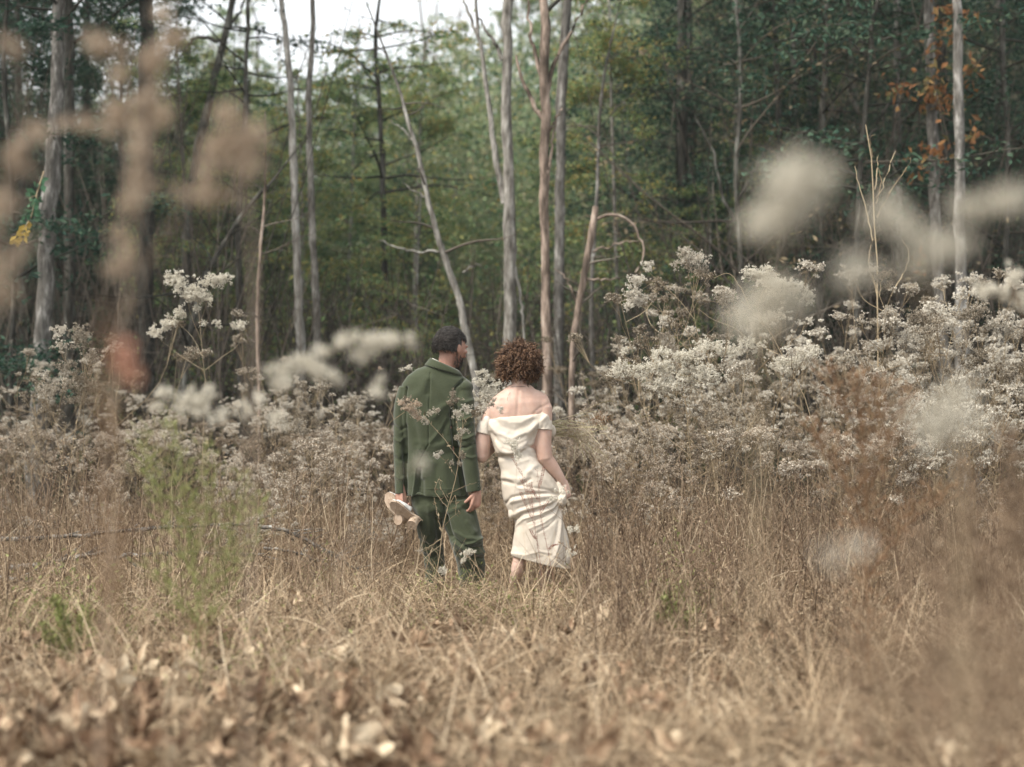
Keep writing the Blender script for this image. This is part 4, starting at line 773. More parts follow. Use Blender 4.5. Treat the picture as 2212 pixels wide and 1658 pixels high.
# trousers
S = [slices([(1050, 885, 1004, .118, .02), (1085, 889, 1018, .125, .02), (1104, 893, 1026, .12, .015), (1118, 902, 1024, .085, .01)], 14, 44, 2.3),
     limb([Pp(928, 1088, .02), Pp(928, 1112, .03), Pp(929, 1145, .07), Pp(933, 1178, .12), Pp(939, 1215, .13), Pp(940, 1283, .11)], [(.102, .115), (.098, .105), (.085, .09), (.074, .08), (.067, .074), (.064, .075)], 26, 28, cap=False),
     limb([Pp(985, 1088, .015), Pp(990, 1112, .0), Pp(1001, 1145, -.02), Pp(1010, 1178, -.03), Pp(1017, 1215, .02), Pp(1021, 1283, .05)], [(.118, .12), (.118, .115), (.110, .105), (.104, .10), (.092, .09), (.085, .09)], 26, 28, cap=False)]
V, N, F4, F3 = union(S, .0048, 5)
TF = [([(958, 1092), (964, 1125), (972, 1158)], 4.5, -.022), ([(975, 1085), (1000, 1095), (1020, 1110)], 5, -.006), ([(962, 1110), (985, 1100), (1010, 1086)], 5, .006),
      ([(975, 1160), (995, 1176), (1020, 1186), (1045, 1180)], 3.4, -.014), ([(982, 1172), (1005, 1190), (1030, 1196), (1048, 1192)], 3.0, .010), ([(1000, 1180), (1025, 1172), (1044, 1160)], 3.2, .009), ([(990, 1196), (1015, 1206), (1046, 1206)], 3.2, -.009), ([(985, 1150), (1005, 1163), (1035, 1165)], 4, .006),
      ([(1003, 1210), (1030, 1222), (1050, 1218)], 4, .005), ([(1010, 1130), (1024, 1150)], 6, .005), ([(998, 1228), (1030, 1238), (1050, 1232)], 3, -.007),
      ([(905, 1168), (925, 1180), (950, 1176)], 3.4, -.010), ([(905, 1182), (925, 1194), (955, 1188)], 3, .008), ([(908, 1196), (930, 1206), (958, 1198)], 3, -.008), ([(912, 1215), (935, 1222), (960, 1214)], 3, .006), ([(915, 1232), (938, 1240), (962, 1232)], 3, -.007),
      ([(905, 1100), (912, 1135), (918, 1165)], 6, .006), ([(940, 1110), (946, 1140), (950, 1165)], 5, -.008), ([(925, 1095), (930, 1150)], 4, .004)]
V = folds(V, N, [(a, b * 1.1, c * 1.5) for a, b, c in TF], noise=.003, nscale=24)
finish('trousers', V, F4, F3, M['suit'], man, mo)
for fx, fy in ((942, .16), (1021, .10)):
    V, N, F4, F3 = union([limb([Pp(fx, 1284, fy - .10), Pp(fx + 2, 1285, fy + .06), Pp(fx + 5, 1288, fy + .18)], [(.042, .036), (.050, .034), (.042, .022)])], .006, 2); finish('shoe', V, F4, F3, M['brownshoe'], man, mo)
# hair and beard
r = np.random.default_rng(5)
Vc, Fc, Tc = ball(HL(0, -.012, .012), np.array([.083, .103, .107]) * 1.06, HR, 26, lambda p: np.where((p[:, 1:2] > .03) & (p[:, 2:3] < .062), p * [.80, .76, 1], np.where(p[:, 2:3] < -.05, p * [.75, .72, .8], p)))
A = Acc().add(Vc - mo, Fc); A.f[3].append(np.array(Tc))
ok = lambda az, p: abs(az) < (3.14 if p < .75 else 1.75)
V, F = locks(r, HL(0, -.012, .010) - mo, HR, np.array([.086, .106, .110]) * 1.06, 1500, ok, (.02, 1.25), (.35, .75), .0060, 1.7, 18, .0024, sweep=-.55, lift=(.98, 1.07)); A.add(V, F)
V, F = locks(r, HL(0, -.012, .010) - mo, HR, np.array([.088, .108, .112]) * 1.06, 900, ok, (.02, 1.3), (.3, .7), .0055, 1.7, 18, .0011, sweep=-.55, lift=(1.0, 1.09)); A.add(V, F)
V, F = locks(r, HL(0, -.020, .0) - mo, HR, np.array([.084, .104, .106]) * 1.06, 520, lambda az, p: abs(az) < 1.3, (1.3, 1.72), (.2, .40), .006, 1.5, 14, .0013, fall=.008, sweep=.2, lift=(.98, 1.08)); A.add(V, F)
hm = A.obj('hair', M['hairman'], man)
A = Acc(); P = []
for i in range(520):
    a = r.uniform(-1.75, 1.75); z = r.uniform(-.112, -.030 - .02 * (abs(a) < 1.2)); 
    if abs(a) < .4 and -.075 < z < -.05: continue
    k = 1 + .25 * min(z / .115, 0); b = HL(math.sin(a) * .073 * k, math.cos(a) * .090 * (1 - .1 * abs(z) / .1) if abs(a) < 1.57 else math.cos(a) * .05, z); o_ = norm((b - hc)[None])[0]
    P.append(resample([b, b + o_ * .005 + [0, 0, -.004], b + o_ * .007 + [0, 0, -.011]], 4))
V, F = tubes(np.array(P) - mo, np.full((len(P), 4), .0009), 3); A.add(V, F).obj('beard', M['hairman'], man)

# ================================================================== the woman
wo_ = np.array([float(Pp(1140, 1290)[0]), YC, float(gz(Pp(1140, 1290)[0], YC))])
hcw = Pp(1124, 786, .05)
hsw, WR, WL = head_solids(hcw, (.20, .90, -.42), s=.98)
S = list(hsw)
S.append(limb([Pp(1120, 862, .0), Pp(1121, 838, .0), WL(0, -.01, -.04)], [(.078, .05), (.052, .052), (.050, .052)], 8, 22))
S.append(slices([(832, 1100, 1146, .048, .0), (841, 1090, 1156, .056, .0, 0), (849, 1077, 1172, .066, .0, -1), (858, 1063, 1182, .076, .0, -3), (872, 1053, 1188, .088, .0, -5), (892, 1051, 1187, .094, .0), (925, 1060, 1170, .096, .0), (975, 1076, 1156, .09, .0), (1010, 1086, 1172, .10, .0), (1060, 1094, 1196, .105, .0), (1120, 1120, 1196, .09, .0)], 34, 44, 2.2))
S.append(ball(Pp(1170, 874, -.01), (.055, .056, .055))); S.append(ball(Pp(1066, 884, .0), (.046, .05, .05)))
# shoulder blades and spine hollow come from folds below
S.append(limb([Pp(1061, 885, .0), Pp(1048, 930, -.01), Pp(1041, 965, -.02), Pp(1041, 988, -.02)], [(.044, .05), (.050, .052), (.056, .052), (.046, .046)], 16, 24))
S.append(limb([Pp(1041, 985, -.02), Pp(1058, 968, .10), Pp(1090, 950, .22), Pp(1125, 940, .26)], [(.044, .044), (.042, .042), (.034, .034), (.025, .025)], 16, 22))
S.append(limb([Pp(1176, 880, -.01), Pp(1174, 920, -.02), Pp(1173, 960, -.03), Pp(1178, 992, -.035)], [(.052, .054), (.056, .056), (.055, .054), (.050, .048)], 18, 24))
S.append(limb([Pp(1177, 988, -.035), Pp(1193, 1010, -.02), Pp(1208, 1030, -.01), Pp(1219, 1048, .0)], [(.048, .046), (.044, .042), (.033, .030), (.022, .020)], 16, 22))
S += hand_solids(Pp(1219, 1047, .0), (.10, .05, -1), (-.3, .95, 0), (.95, .25, .05), (.9, 1.0, 1.05, 1.1), ln=.165, thumbdir=(-.6, .3, -.6))
S += hand_solids(Pp(1127, 939, .26), (1, .05, .1), (0, -.2, 1), (.1, 1, 0), (.9, .95, 1.0, 1.05), ln=.165)
S.append(limb([Pp(1140, 1110, .0), Pp(1132, 1170, -.02), Pp(1125, 1200, -.03), Pp(1119, 1228, -.05), Pp(1110, 1258, -.02), Pp(1106, 1284, .0)], [(.075, .075), (.050, .058), (.046, .052), (.045, .054), (.033, .038), (.027, .030)], 20, 24))
S.append(limb([Pp(1175, 1110, .0), Pp(1180, 1170, .14), Pp(1178, 1210, .18), Pp(1176, 1284, .10)], [(.075, .075), (.055, .058), (.044, .05), (.027, .03)], 20, 24))
for a, b in ((1106, .0), (1176, .12)): S.append(limb([Pp(a, 1284, b - .03), Pp(a + 1, 1287, b + .08), Pp(a + 2, 1290, b + .17)], [(.026, .026), (.034, .022), (.036, .012)]))
V, N, F4, F3 = union(S, .0042, 3)
V = folds(V, N, [([(1121, 845), (1119, 880), (1117, 900)], 4, -.0035), ([(1132, 862), (1140, 885), (1146, 896)], 5, -.0035), ([(1150, 868), (1156, 890)], 7, .003), ([(1104, 865), (1098, 890)], 7, .003), ([(1085, 866), (1090, 885)], 4, -.0025), ([(1112, 858), (1113, 880)], 3, .0015), ([(1152, 895), (1160, 886), (1168, 880)], 3, -.003)], noise=0)
wm = finish('person', V, F4, F3, M['skin'], None, wo_); wm.location = wo_
tag(wm, 'person with short curly brown hair in a cream off-shoulder dress from behind', 'person')
# dress: bodice, sleeves, skirt
S = [slices([(899, 1052, 1183, .100, .0, -6), (905, 1048, 1188, .108, .0, -6), (925, 1047, 1182, .112, .0, -4), (945, 1058, 1162, .110, -.005), (960, 1064, 1156, .112, -.01), (972, 1070, 1148, .112, -.012, -6), (978, 1075, 1142, .104, -.01, -9)], 24, 50, 2.2),
     limb([Pp(1060, 899, .0), Pp(1050, 916, -.005), Pp(1044, 938, -.01)], [(.034, .05), (.047, .060), (.055, .065)], 12, 26, cap=False),
     limb([Pp(1170, 895, -.01), Pp(1172, 911, -.02), Pp(1172, 930, -.025)], [(.046, .056), (.061, .066), (.066, .070)], 12, 26, cap=False),
     limb([Pp(1072, 955, -.08), Pp(1085, 975, -.10), Pp(1105, 978, -.105), Pp(1128, 968, -.09), Pp(1150, 945, -.06)], [(.012, .014), (.018, .02), (.017, .02), (.016, .02), (.010, .014)], 16, 16),
     ball(Pp(1192, 932, .12), (.028, .03, .045))]
S += [slices([(955, 1076, 1152, .095, .0), (975, 1076, 1158, .098, .0), (996, 1076, 1168, .105, .0), (1015, 1082, 1180, .112, .0), (1035, 1082, 1198, .122, .0), (1055, 1083, 1208, .130, .0), (1078, 1086, 1212, .130, -.0), (1100, 1096, 1213, .124, -.0), (1118, 1107, 1216, .120, -.01), (1134, 1113, 1220, .118, -.02), (1155, 1110, 1225, .125, -.02), (1180, 1107, 1230, .135, -.02), (1203, 1103, 1234, .145, -.02, 8), (1214, 1104, 1233, .146, -.02, 15)], 46, 60, 2.25),
      limb([Pp(1207, 1046, -.01), Pp(1214, 1064, -.02), Pp(1212, 1085, -.05)], [(.016, .03), (.022, .04), (.035, .05)], 12, 20),
      ball(Pp(1106, 1108, -.02), (.026, .06, .04))]
V, N, F4, F3 = union(S, .0040, 2)
h = (1216, 1070)
DF = [([(1050, 906), (1072, 934), (1105, 948), (1140, 934), (1178, 902)], 4.5, .010), ([(1062, 903), (1085, 922), (1112, 930), (1142, 920), (1165, 899)], 5, -.008), ([(1080, 903), (1100, 913), (1125, 913), (1150, 900)], 4, .006), ([(1060, 935), (1085, 958), (1110, 966), (1138, 952), (1160, 925)], 4, -.007), ([(1052, 902), (1075, 940), (1082, 965)], 5, .007), ([(1068, 905), (1085, 930), (1110, 938)], 6, -.005), ([(1164, 896), (1150, 930), (1135, 955)], 6, .007), ([(1170, 925), (1155, 940), (1140, 965)], 4, -.009), ([(1085, 920), (1115, 935), (1140, 925)], 10, .004), ([(1100, 940), (1115, 952), (1135, 940)], 4, -.005), ([(1076, 948), (1095, 958), (1112, 956)], 4, .004),
      ([(1178, 900), (1165, 925)], 4, .004), ([(1190, 905), (1180, 925)], 3, -.004), ([(1040, 905), (1046, 935)], 3, -.004),
      ([(1075, 986), (1100, 990), (1120, 986)], 4, -.010), ([(1140, 972), (1155, 975), (1165, 990)], 4, .006), ([(1145, 985), (1160, 990), (1170, 1000)], 3, -.007), ([(1120, 1000), (1145, 992), (1160, 1005), (1140, 1020)], 4, .005),
      ([(1085, 1040), (1105, 1044), (1125, 1048), (1145, 1036)], 3.5, -.010), ([(1084, 1032), (1105, 1034), (1130, 1036)], 4, .007), ([(1090, 1025), (1120, 1052), (1150, 1058)], 5, .007), ([(1150, 1008), (1132, 1035), (1115, 1045)], 5, .006),
      ([h, (1180, 1058), (1150, 1054), (1120, 1050)], 3, -.008), ([h, (1190, 1048), (1170, 1030), (1150, 1020)], 5, .010), ([h, (1180, 1066), (1140, 1068), (1105, 1075), (1090, 1090)], 3.2, -.012), ([h, (1180, 1073), (1140, 1076), (1105, 1084)], 4, .009),
      ([h, (1185, 1082), (1150, 1088), (1120, 1100)], 3.5, -.006), ([h, (1190, 1092), (1160, 1102), (1130, 1110), (1108, 1128)], 3.0, -.013), ([h, (1190, 1085), (1160, 1095), (1125, 1104), (1104, 1116)], 4.5, .012), ([h, (1195, 1098), (1165, 1112), (1130, 1122), (1112, 1138)], 2.6, .009), ([h, (1198, 1104), (1170, 1120), (1140, 1130)], 2.4, -.007), ([h, (1200, 1112), (1175, 1130), (1145, 1142)], 2.6, .006), ([h, (1204, 1118), (1185, 1138), (1160, 1152)], 2.6, -.006),
      ([(1216, 1080), (1211, 1130), (1207, 1175), (1200, 1200)], 3.2, .012), ([(1218, 1080), (1219, 1130), (1222, 1215)], 2.8, -.014), ([(1219, 1080), (1227, 1140), (1233, 1215)], 3, .010), ([(1210, 1120), (1200, 1165), (1190, 1200)], 4, -.006),
      ([(1112, 1150), (1111, 1180)], 4, -.005), ([(1120, 1145), (1122, 1200)], 7, .004), ([(1105, 1196), (1135, 1200), (1165, 1192), (1190, 1196)], 2.6, .006), ([(1108, 1206), (1140, 1210), (1170, 1204)], 4, -.004), ([(1150, 1150), (1155, 1190)], 9, .004), ([(1104, 1200), (1140, 1221), (1185, 1230), (1232, 1228)], 1.3, .003)]
V = folds(V, N, [(a, b * 1.15, c * .75) for a, b, c in DF], noise=.0025, nscale=22); V += N * (.0012 * n2(V[:, 0] * 24, V[:, 2] * 24, 1, 3) + .0007 * n2(V[:, 0] * 70, V[:, 2] * 55, 1, 5))[:, None]
finish('dress', V, F4, F3, M['linen'], wm, wo_)
p = []
for t in np.linspace(0, 1, 30):
    a = t * 2 * np.pi; p.append(Pp(1121, 838, .0) + np.array([math.cos(a) * .068, math.sin(a) * .060, -.012 * math.sin(a) - .004]))
q = [Pp(1104, 846, -.052), Pp(1098, 855, -.078), Pp(1096, 866, -.088)]
A = Acc().add(*tubes(np.array([p]) - wo_, np.full((1, 30), .0013), 5)); A.add(*tubes(resample(q, 10)[None] - wo_, np.full((1, 10), .001), 4)); A.obj('necklace', M['necklace'], wm)
# curly hair
r = np.random.default_rng(15); cH = WL(0, -.028, -.014)
rad = np.array([.126, .120, .128])
Vc, Fc, Tc = ball(cH, rad * .80, WR, 22); A = Acc().add(Vc - wo_, Fc); A.f[3].append(np.array(Tc))
okw = lambda az, p: abs(az) < 2.5 or p < .9
P = []; W = []
for i in range(1700):
    while True:
        dv = rdir(r, 1)[0]
        az = math.atan2(dv[0], -dv[1]); pol = math.acos(dv[2])
        if (abs(az) < 2.3 or pol < .9) and pol < (2.55 if abs(az) < 1.9 else 2.1): break
    bump = 1 + .07 * math.sin(5 * az + 3 * pol) + .05 * math.sin(9 * az - 4 * pol + 1); out = i > 1300
    p0 = dv * rad * bump * (r.uniform(.98, 1.10) if out else r.uniform(.80, 1.0)); nv = norm((dv / rad)[None])[0]
    dn = np.array([0, 0, -1.]) - nv * (-nv[2]); ax = norm((dn * .7 + nv * r.uniform(.0, .6) + rdir(r, 1)[0] * .55)[None])[0]
    ref = rdir(r, 1)[0]; u = norm(np.cross(ax, ref)[None])[0]; v = np.cross(ax, u); K = 26; t = np.linspace(0, 1, K); L = r.uniform(.035, .075); rc = r.uniform(.005, .0105) * (1 - .35 * t); tn = r.uniform(1.3, 2.6) * 6.283; ph = r.uniform(0, 6.28)
    for q in range(1 if out else 3):
        o_ = rdir(r, 1)[0] * .0022; P.append(p0 + o_ + ax * (L * t)[:, None] + u * (rc * np.cos(tn * t + ph + q * .16))[:, None] + v * (rc * np.sin(tn * t + ph + q * .16))[:, None]); W.append((.0011 if out else .0019) * np.interp(t, [0, .15, .8, 1], [.6, 1, .9, .25]))
P = np.array(P) @ WR.T + cH - wo_; V, F = tubes(P, np.array(W), 4); A.add(V, F)
A.obj('hair', M['hairwoman'], wm)

# ------------------------------------------------------------------ shoes in his hand, bouquet in her arm
def clog(lab, c, toe, up, heelpx):
    """open-backed shoe seen from below: curved sole, leather upper, round block heel"""
    e = thing('shoe', lab, 'shoe', tuple(c)); Rm = frame(toe, up); Lf = lambda x, y, z: Rm @ np.array([x, y, z])
    t = np.linspace(-1, 1, 44); wv = np.interp(t, [-1, -.8, -.3, .3, .7, 1], [.022, .033, .030, .045, .042, .014]); z = .030 * np.clip(.25 - t, 0, 2) ** 1.0 * .9
    rows = []
    for k, tt in enumerate(t): rows.append([Lf(-wv[k], tt * .115, z[k]), Lf(wv[k], tt * .115, z[k]), Lf(wv[k], tt * .115, z[k] - .014), Lf(-wv[k], tt * .115, z[k] - .014)])
    V, F, T = closed([np.array(q) for q in rows]); A = Acc().add(V, F); A.f[3].append(np.array(T)); A.obj('sole', M['shoesole'], e, False)
    hb = Lf(0, -.085, .030 * 1.0 - .0); hp = [Lf(0, -.082, .022), Lf(0, -.084, -.045)]
    V, F, T = closed([superring(hp[0], Lf(1, 0, 0), Lf(0, 1, 0), .032, .032, 24, 2), superring(hp[1], Lf(1, 0, 0), Lf(0, 1, 0), .035, .035, 24, 2)]); A = Acc().add(V, F); A.f[3].append(np.array(T)); A.obj('heel', M['shoesole'], e, False)
    A = Acc(); rr = []
    for k, yy in enumerate(np.linspace(-.02, .112, 14)):
        tt = yy / .115; wk = np.interp(tt, t, wv) + .003; zk = np.interp(tt, t, z); hgt = np.interp(yy, [-.02, .03, .08, .112], [.062, .055, .034, .008]); a = np.linspace(-.05, np.pi + .05, 16)
        rr.append(np.array([Lf(math.cos(b) * wk, yy, zk - .002 + math.sin(b) * hgt) for b in a]))
    V = np.concatenate(rr); F = [[i * 16 + j, i * 16 + j + 1, (i + 1) * 16 + j + 1, (i + 1) * 16 + j] for i in range(13) for j in range(15)]
    o = A.add(V, F).obj('upper', M['shoeleather'], e); m = o.modifiers.new('s', 'SOLIDIFY'); m.thickness = .003
    return e
clog('tan soled heeled clog held lower by the suited person, sole toward us', Pp(874, 1108, -.10), (-.62, -.12, .55), (.35, .75, .45), 0)
clog('tan soled heeled clog held behind the other one beside the green trousers', Pp(855, 1098, -.02), (-.45, .25, .75), (.35, .8, .2), 0)

r = np.random.default_rng(77); bo = Pp(1150, 930, .28)
e = thing('bouquet', 'armful of dried grasses and leaves carried across the front of the dress', 'bouquet', tuple(bo)); P = []; tips = []
for i in range(34):       # cut stem ends sticking out at her left side
    a = Pp(r.uniform(978, 1000), 968 + r.uniform(-9, 9), .10 + r.uniform(-.03, .03)); m_ = Pp(1060, 945 + r.normal() * 4, .20); b = Pp(1160, 930 + r.normal() * 8, .26)
    P.append(resample([a, m_, b], 12))
for i in range(46):       # drooping grasses
    b = Pp(1165, 932 + r.normal() * 6, .26); m_ = Pp(r.uniform(1200, 1245), r.uniform(908, 945), .22 + r.normal() * .05); t_ = Pp(r.uniform(1235, 1330), r.uniform(915, 1000), .16 + r.normal() * .08)
    p = resample([b, m_, t_], 12); P.append(p); tips.append(p)
for q in ([(1165, 925), (1220, 903), (1262, 893), (1290, 889)], [(1165, 928), (1230, 912), (1270, 897), (1310, 905)], [(1165, 928), (1220, 917), (1270, 920)], [(1170, 930), (1230, 905), (1300, 870), (1330, 868)]):
    P.append(resample([Pp(a, b, .24) for a, b in q], 12))
A = Acc().add(*tubes(np.array(P) - bo, np.linspace(.0018, .0009, 12)[None].repeat(len(P), 0), 4)); A.obj('stems', M['palestraw'], e)
A = Acc(); C = np.concatenate([t_[5:] for t_ in tips]); C = C[r.integers(0, len(C), 1500)] + r.normal(size=(1500, 3)) * [.014, .014, .02]
A.add(*leafquads(C - bo, rdir(r, 1500) * .5 + [0, 0, -1], rdir(r, 1500), r.uniform(.010, .022, 1500), r.uniform(.003, .006, 1500), .2)); A.obj('seed_heads', M['fluffpink'], e, False)
A = Acc(); q = []
for px, py, ax, az_ in [(1212, 912, .05, .01), (1225, 918, .06, -.01), (1262, 905, .04, -.05), (1270, 895, .05, -.03), (1245, 925, .06, -.01), (1232, 940, .05, -.03), (1215, 935, .05, .03), (1300, 905, .03, -.03)]:
    c = Pp(px, py, .22) - bo; p = resample([c, c + [ax * .5, .01, az_ * .2 + .008], c + [ax, .0, az_]], 8); V, F = ribbons(p[None], np.array([[.002, .008, .012, .013, .012, .009, .005, .001]]), np.array([[.2, -.6, .8]])); A.add(V, F)
A.obj('leaves', M['fluffpale'], e)
A = Acc(); n = 300; c = Pp(1295, 905, .22) - bo + r.normal(size=(n, 3)) * [.04, .03, .022]; A.add(*leafquads(c, rdir(r, n), rdir(r, n), r.uniform(.008, .018, n), r.uniform(.004, .008, n), .2)); A.obj('dry_blossom', M['rust'], e, False)

# ------------------------------------------------------------------ trees
def crown_geo(r, path, prad, nb, z0, z1, L, elev, droop, ntw, nleaf, lsize, flat, twr=.010, tl=.32, up=.0, lw=.55):
    """branches, twigs and leaves for a trunk path (K,3)"""
    K = 8; tt = np.linspace(0, 1, len(path)); s = np.sort(r.uniform(z0, z1, nb)); b = np.stack([np.interp(s, tt, path[:, j]) for j in range(3)], 1); br = np.interp(s, tt, prad)
    az = np.arange(nb) * 2.4 + r.normal(size=nb) * .5; el = r.uniform(elev[0], elev[1], nb); ln = L * r.uniform(.55, 1.15, nb) * (1.15 - .65 * (s - z0) / max(1e-3, 1 - z0))
    t = np.linspace(0, 1, K)[None]; e = el[:, None] - droop * t + .15 * np.sin(6 * t + r.uniform(0, 6, nb)[:, None]); a2 = az[:, None] + (r.normal(size=nb) * .4)[:, None] * t
    st = (ln / (K - 1))[:, None]; P = np.zeros((nb, K, 3)); d = np.stack([np.cos(e) * np.cos(a2), np.cos(e) * np.sin(a2), np.sin(e)], -1) * st[..., None]
    P[:, 1:] = np.cumsum(d, 1)[:, :-1]; P += b[:, None]
    W = np.minimum(br * .55, twr * 1.6 * ln / L + .004)[:, None] * (1 - .8 * t)
    tw = Acc().add(*tubes(P, W, 4))
    n = nb * ntw; bi = np.repeat(np.arange(nb), ntw); q = r.uniform(.12, 1, n) ** .8; k = q * (K - 1); k0 = np.minimum(k.astype(int), K - 2); fr = (k - k0)[:, None]
    c = P[bi, k0] * (1 - fr) + P[bi, k0 + 1] * fr; dirb = norm(P[bi, k0 + 1] - P[bi, k0]); sd = norm(np.cross(dirb, [0, 0, 1.])) * np.where(r.random(n) < .5, -1, 1)[:, None]
    dd = norm(dirb * .75 + sd * r.uniform(.4, 1.1, n)[:, None] + r.normal(size=(n, 3)) * .28 + [0, 0, up]); l2 = ln[bi] * tl * r.uniform(.5, 1.2, n)
    u = np.linspace(0, 1, 4)[None, :, None]; Q = c[:, None] + dd[:, None] * l2[:, None, None] * u; Q[..., 2] -= (l2[:, None] * .18 * (u[..., 0] ** 2)) * (droop > 0); Q += r.normal(size=Q.shape) * l2[:, None, None] * .03 * (u > 0)
    tw.add(*tubes(Q, np.linspace(twr * .35, twr * .12, 4)[None].repeat(n, 0), 3))
    lf = Acc()
    if nleaf:
        m = n * nleaf; ti = np.repeat(np.arange(n), nleaf); v = r.uniform(.1, 1.08, m)[:, None]; C = Q[ti, 0] * (1 - v) + Q[ti, 3] * v + r.normal(size=(m, 3)) * (lsize * .9) * [1, 1, .5]
        D = dd[ti] * .6 + rdir(r, m); D[:, 2] *= (1 - flat * .6); Nn = rdir(r, m) * (1 - flat * .6) + [0, 0, flat * 1.2]
        lf.add(*leafquads(C, D, Nn, lsize * r.uniform(.6, 1.3, m), lsize * lw * r.uniform(.7, 1.2, m), .12))
    return tw, lf
def trunk_path(r, H, wob=.15, K=14, lean=0.0):
    t = np.linspace(0, 1, K); a, b, c, d_ = r.uniform(0, 6.28, 4)
    return np.stack([wob * (np.sin(3 * t + a) - math.sin(a)) * t ** .5 + lean * H * t, wob * (np.sin(2.5 * t + b) - math.sin(b)) * t ** .5, H * t - .25], 1)
PROTO = {}
def proto(kind, seed, H, rad, bark, twm, lfm, **kw):
    r = np.random.default_rng(seed); p = trunk_path(r, H); pr = np.linspace(rad, rad * .25, len(p)); tr = Acc().add(*tubes(p[None], pr[None], 10)); tw, lf = crown_geo(r, p, pr, **kw)
    PROTO.setdefault(kind, []).append((tr.mesh('trunk', M[bark]), tw.mesh('branches', M[twm]), lf.mesh('crown', M[lfm], False) if lf.n else None))
for i in range(3): proto('understory', 500 + i, 9.5 + i, .07, 'barkpale', 'twig', 'leafyellowgreen', nb=60, z0=.05, z1=.98, L=2.4, elev=(-.1, 1.0), droop=.5, ntw=14, nleaf=18, lsize=.085, flat=.55)
for i in range(3): proto('evergreen', 520 + i, 13 + i, .12, 'barkdark', 'darktwig', 'leafdark', nb=84, z0=.06, z1=.99, L=2.6, elev=(-.3, .8), droop=.35, ntw=14, nleaf=17, lsize=.085, flat=.25, lw=.42)
for i in range(3): proto('bare', 540 + i, 12 + i, .09, 'barkgrey', 'twig', 'leafbrown', nb=40, z0=.15, z1=.99, L=3.0, elev=(.3, 1.0), droop=-.1, ntw=16, nleaf=4, lsize=.07, flat=.3, up=.35, tl=.38, twr=.013)
LABT = {'understory': ('slender_tree', 'slender understory tree with yellow green leaves in the wood behind the couple', 'green understory trees'), 'evergreen': ('evergreen_tree', 'dark evergreen tree with fine drooping foliage in the wood', 'dark evergreens in the wood'), 'bare': ('bare_tree', 'nearly leafless tree with thin grey twigs in the wood', 'leafless trees in the wood')}
def put_tree(kind, px, Y, sc=1.0):
    x = (px - HX) / FPX * Y; nm, lab, g = LABT[kind]; tr, tw, lf = PROTO[kind][r.integers(3)]
    reg = 'at left' if px < 350 else 'under the sky gap' if px < 700 else 'straight behind the couple' if px < 1350 else 'at right'
    lab = lab.replace(' behind the couple', '') + ' ' + reg; g = g + ' ' + reg
    e = thing(nm, lab, 'tree', (x, Y, float(gz(x, Y)) - .05), r.uniform(0, 6.28), g); e.scale = (sc, sc, sc * r.uniform(.92, 1.1))
    for a, me in (('trunk', tr), ('branches', tw), ('crown', lf)):
        if me: o = bpy.data.objects.new(a, me); COL.objects.link(o); o.parent = e
r = np.random.default_rng(61)
# centre: green understory; edges: dark evergreens; bare ones between
def scatter(kind, n, p0, p1, y0, y1, s0, s1, mind=1.2, skip=None):
    pts = []
    for _ in range(n * 40):
        if len(pts) >= n: break
        px = r.uniform(p0, p1); Y = r.uniform(y0, y1); x = (px - HX) / FPX * Y
        if skip and skip(px, Y): continue
        if any((x - a) ** 2 + (Y - b) ** 2 < mind ** 2 for a, b in pts): continue
        pts.append((x, Y)); put_tree(kind, px, Y, r.uniform(s0, s1))
scatter('understory', 16, 380, 1750, 18, 26, .42, .68, .9)
scatter('understory', 22, 350, 1750, 26, 44, .5, .78)
scatter('evergreen', 13, -350, 340, 18.5, 28, .65, 1.05, .9)
scatter('evergreen', 6, 330, 600, 20, 32, .35, .52)
scatter('evergreen', 15, 1450, 2600, 18, 27, .65, 1.05, .9)
scatter('evergreen', 6, 1350, 2600, 27, 40, .8, 1.1)
scatter('bare', 4, -200, 330, 18.5, 30, .6, .95)
scatter('bare', 8, 1300, 2400, 18, 30, .6, 1.0)
scatter('evergreen', 4, 650, 1350, 24, 36, .28, .42)
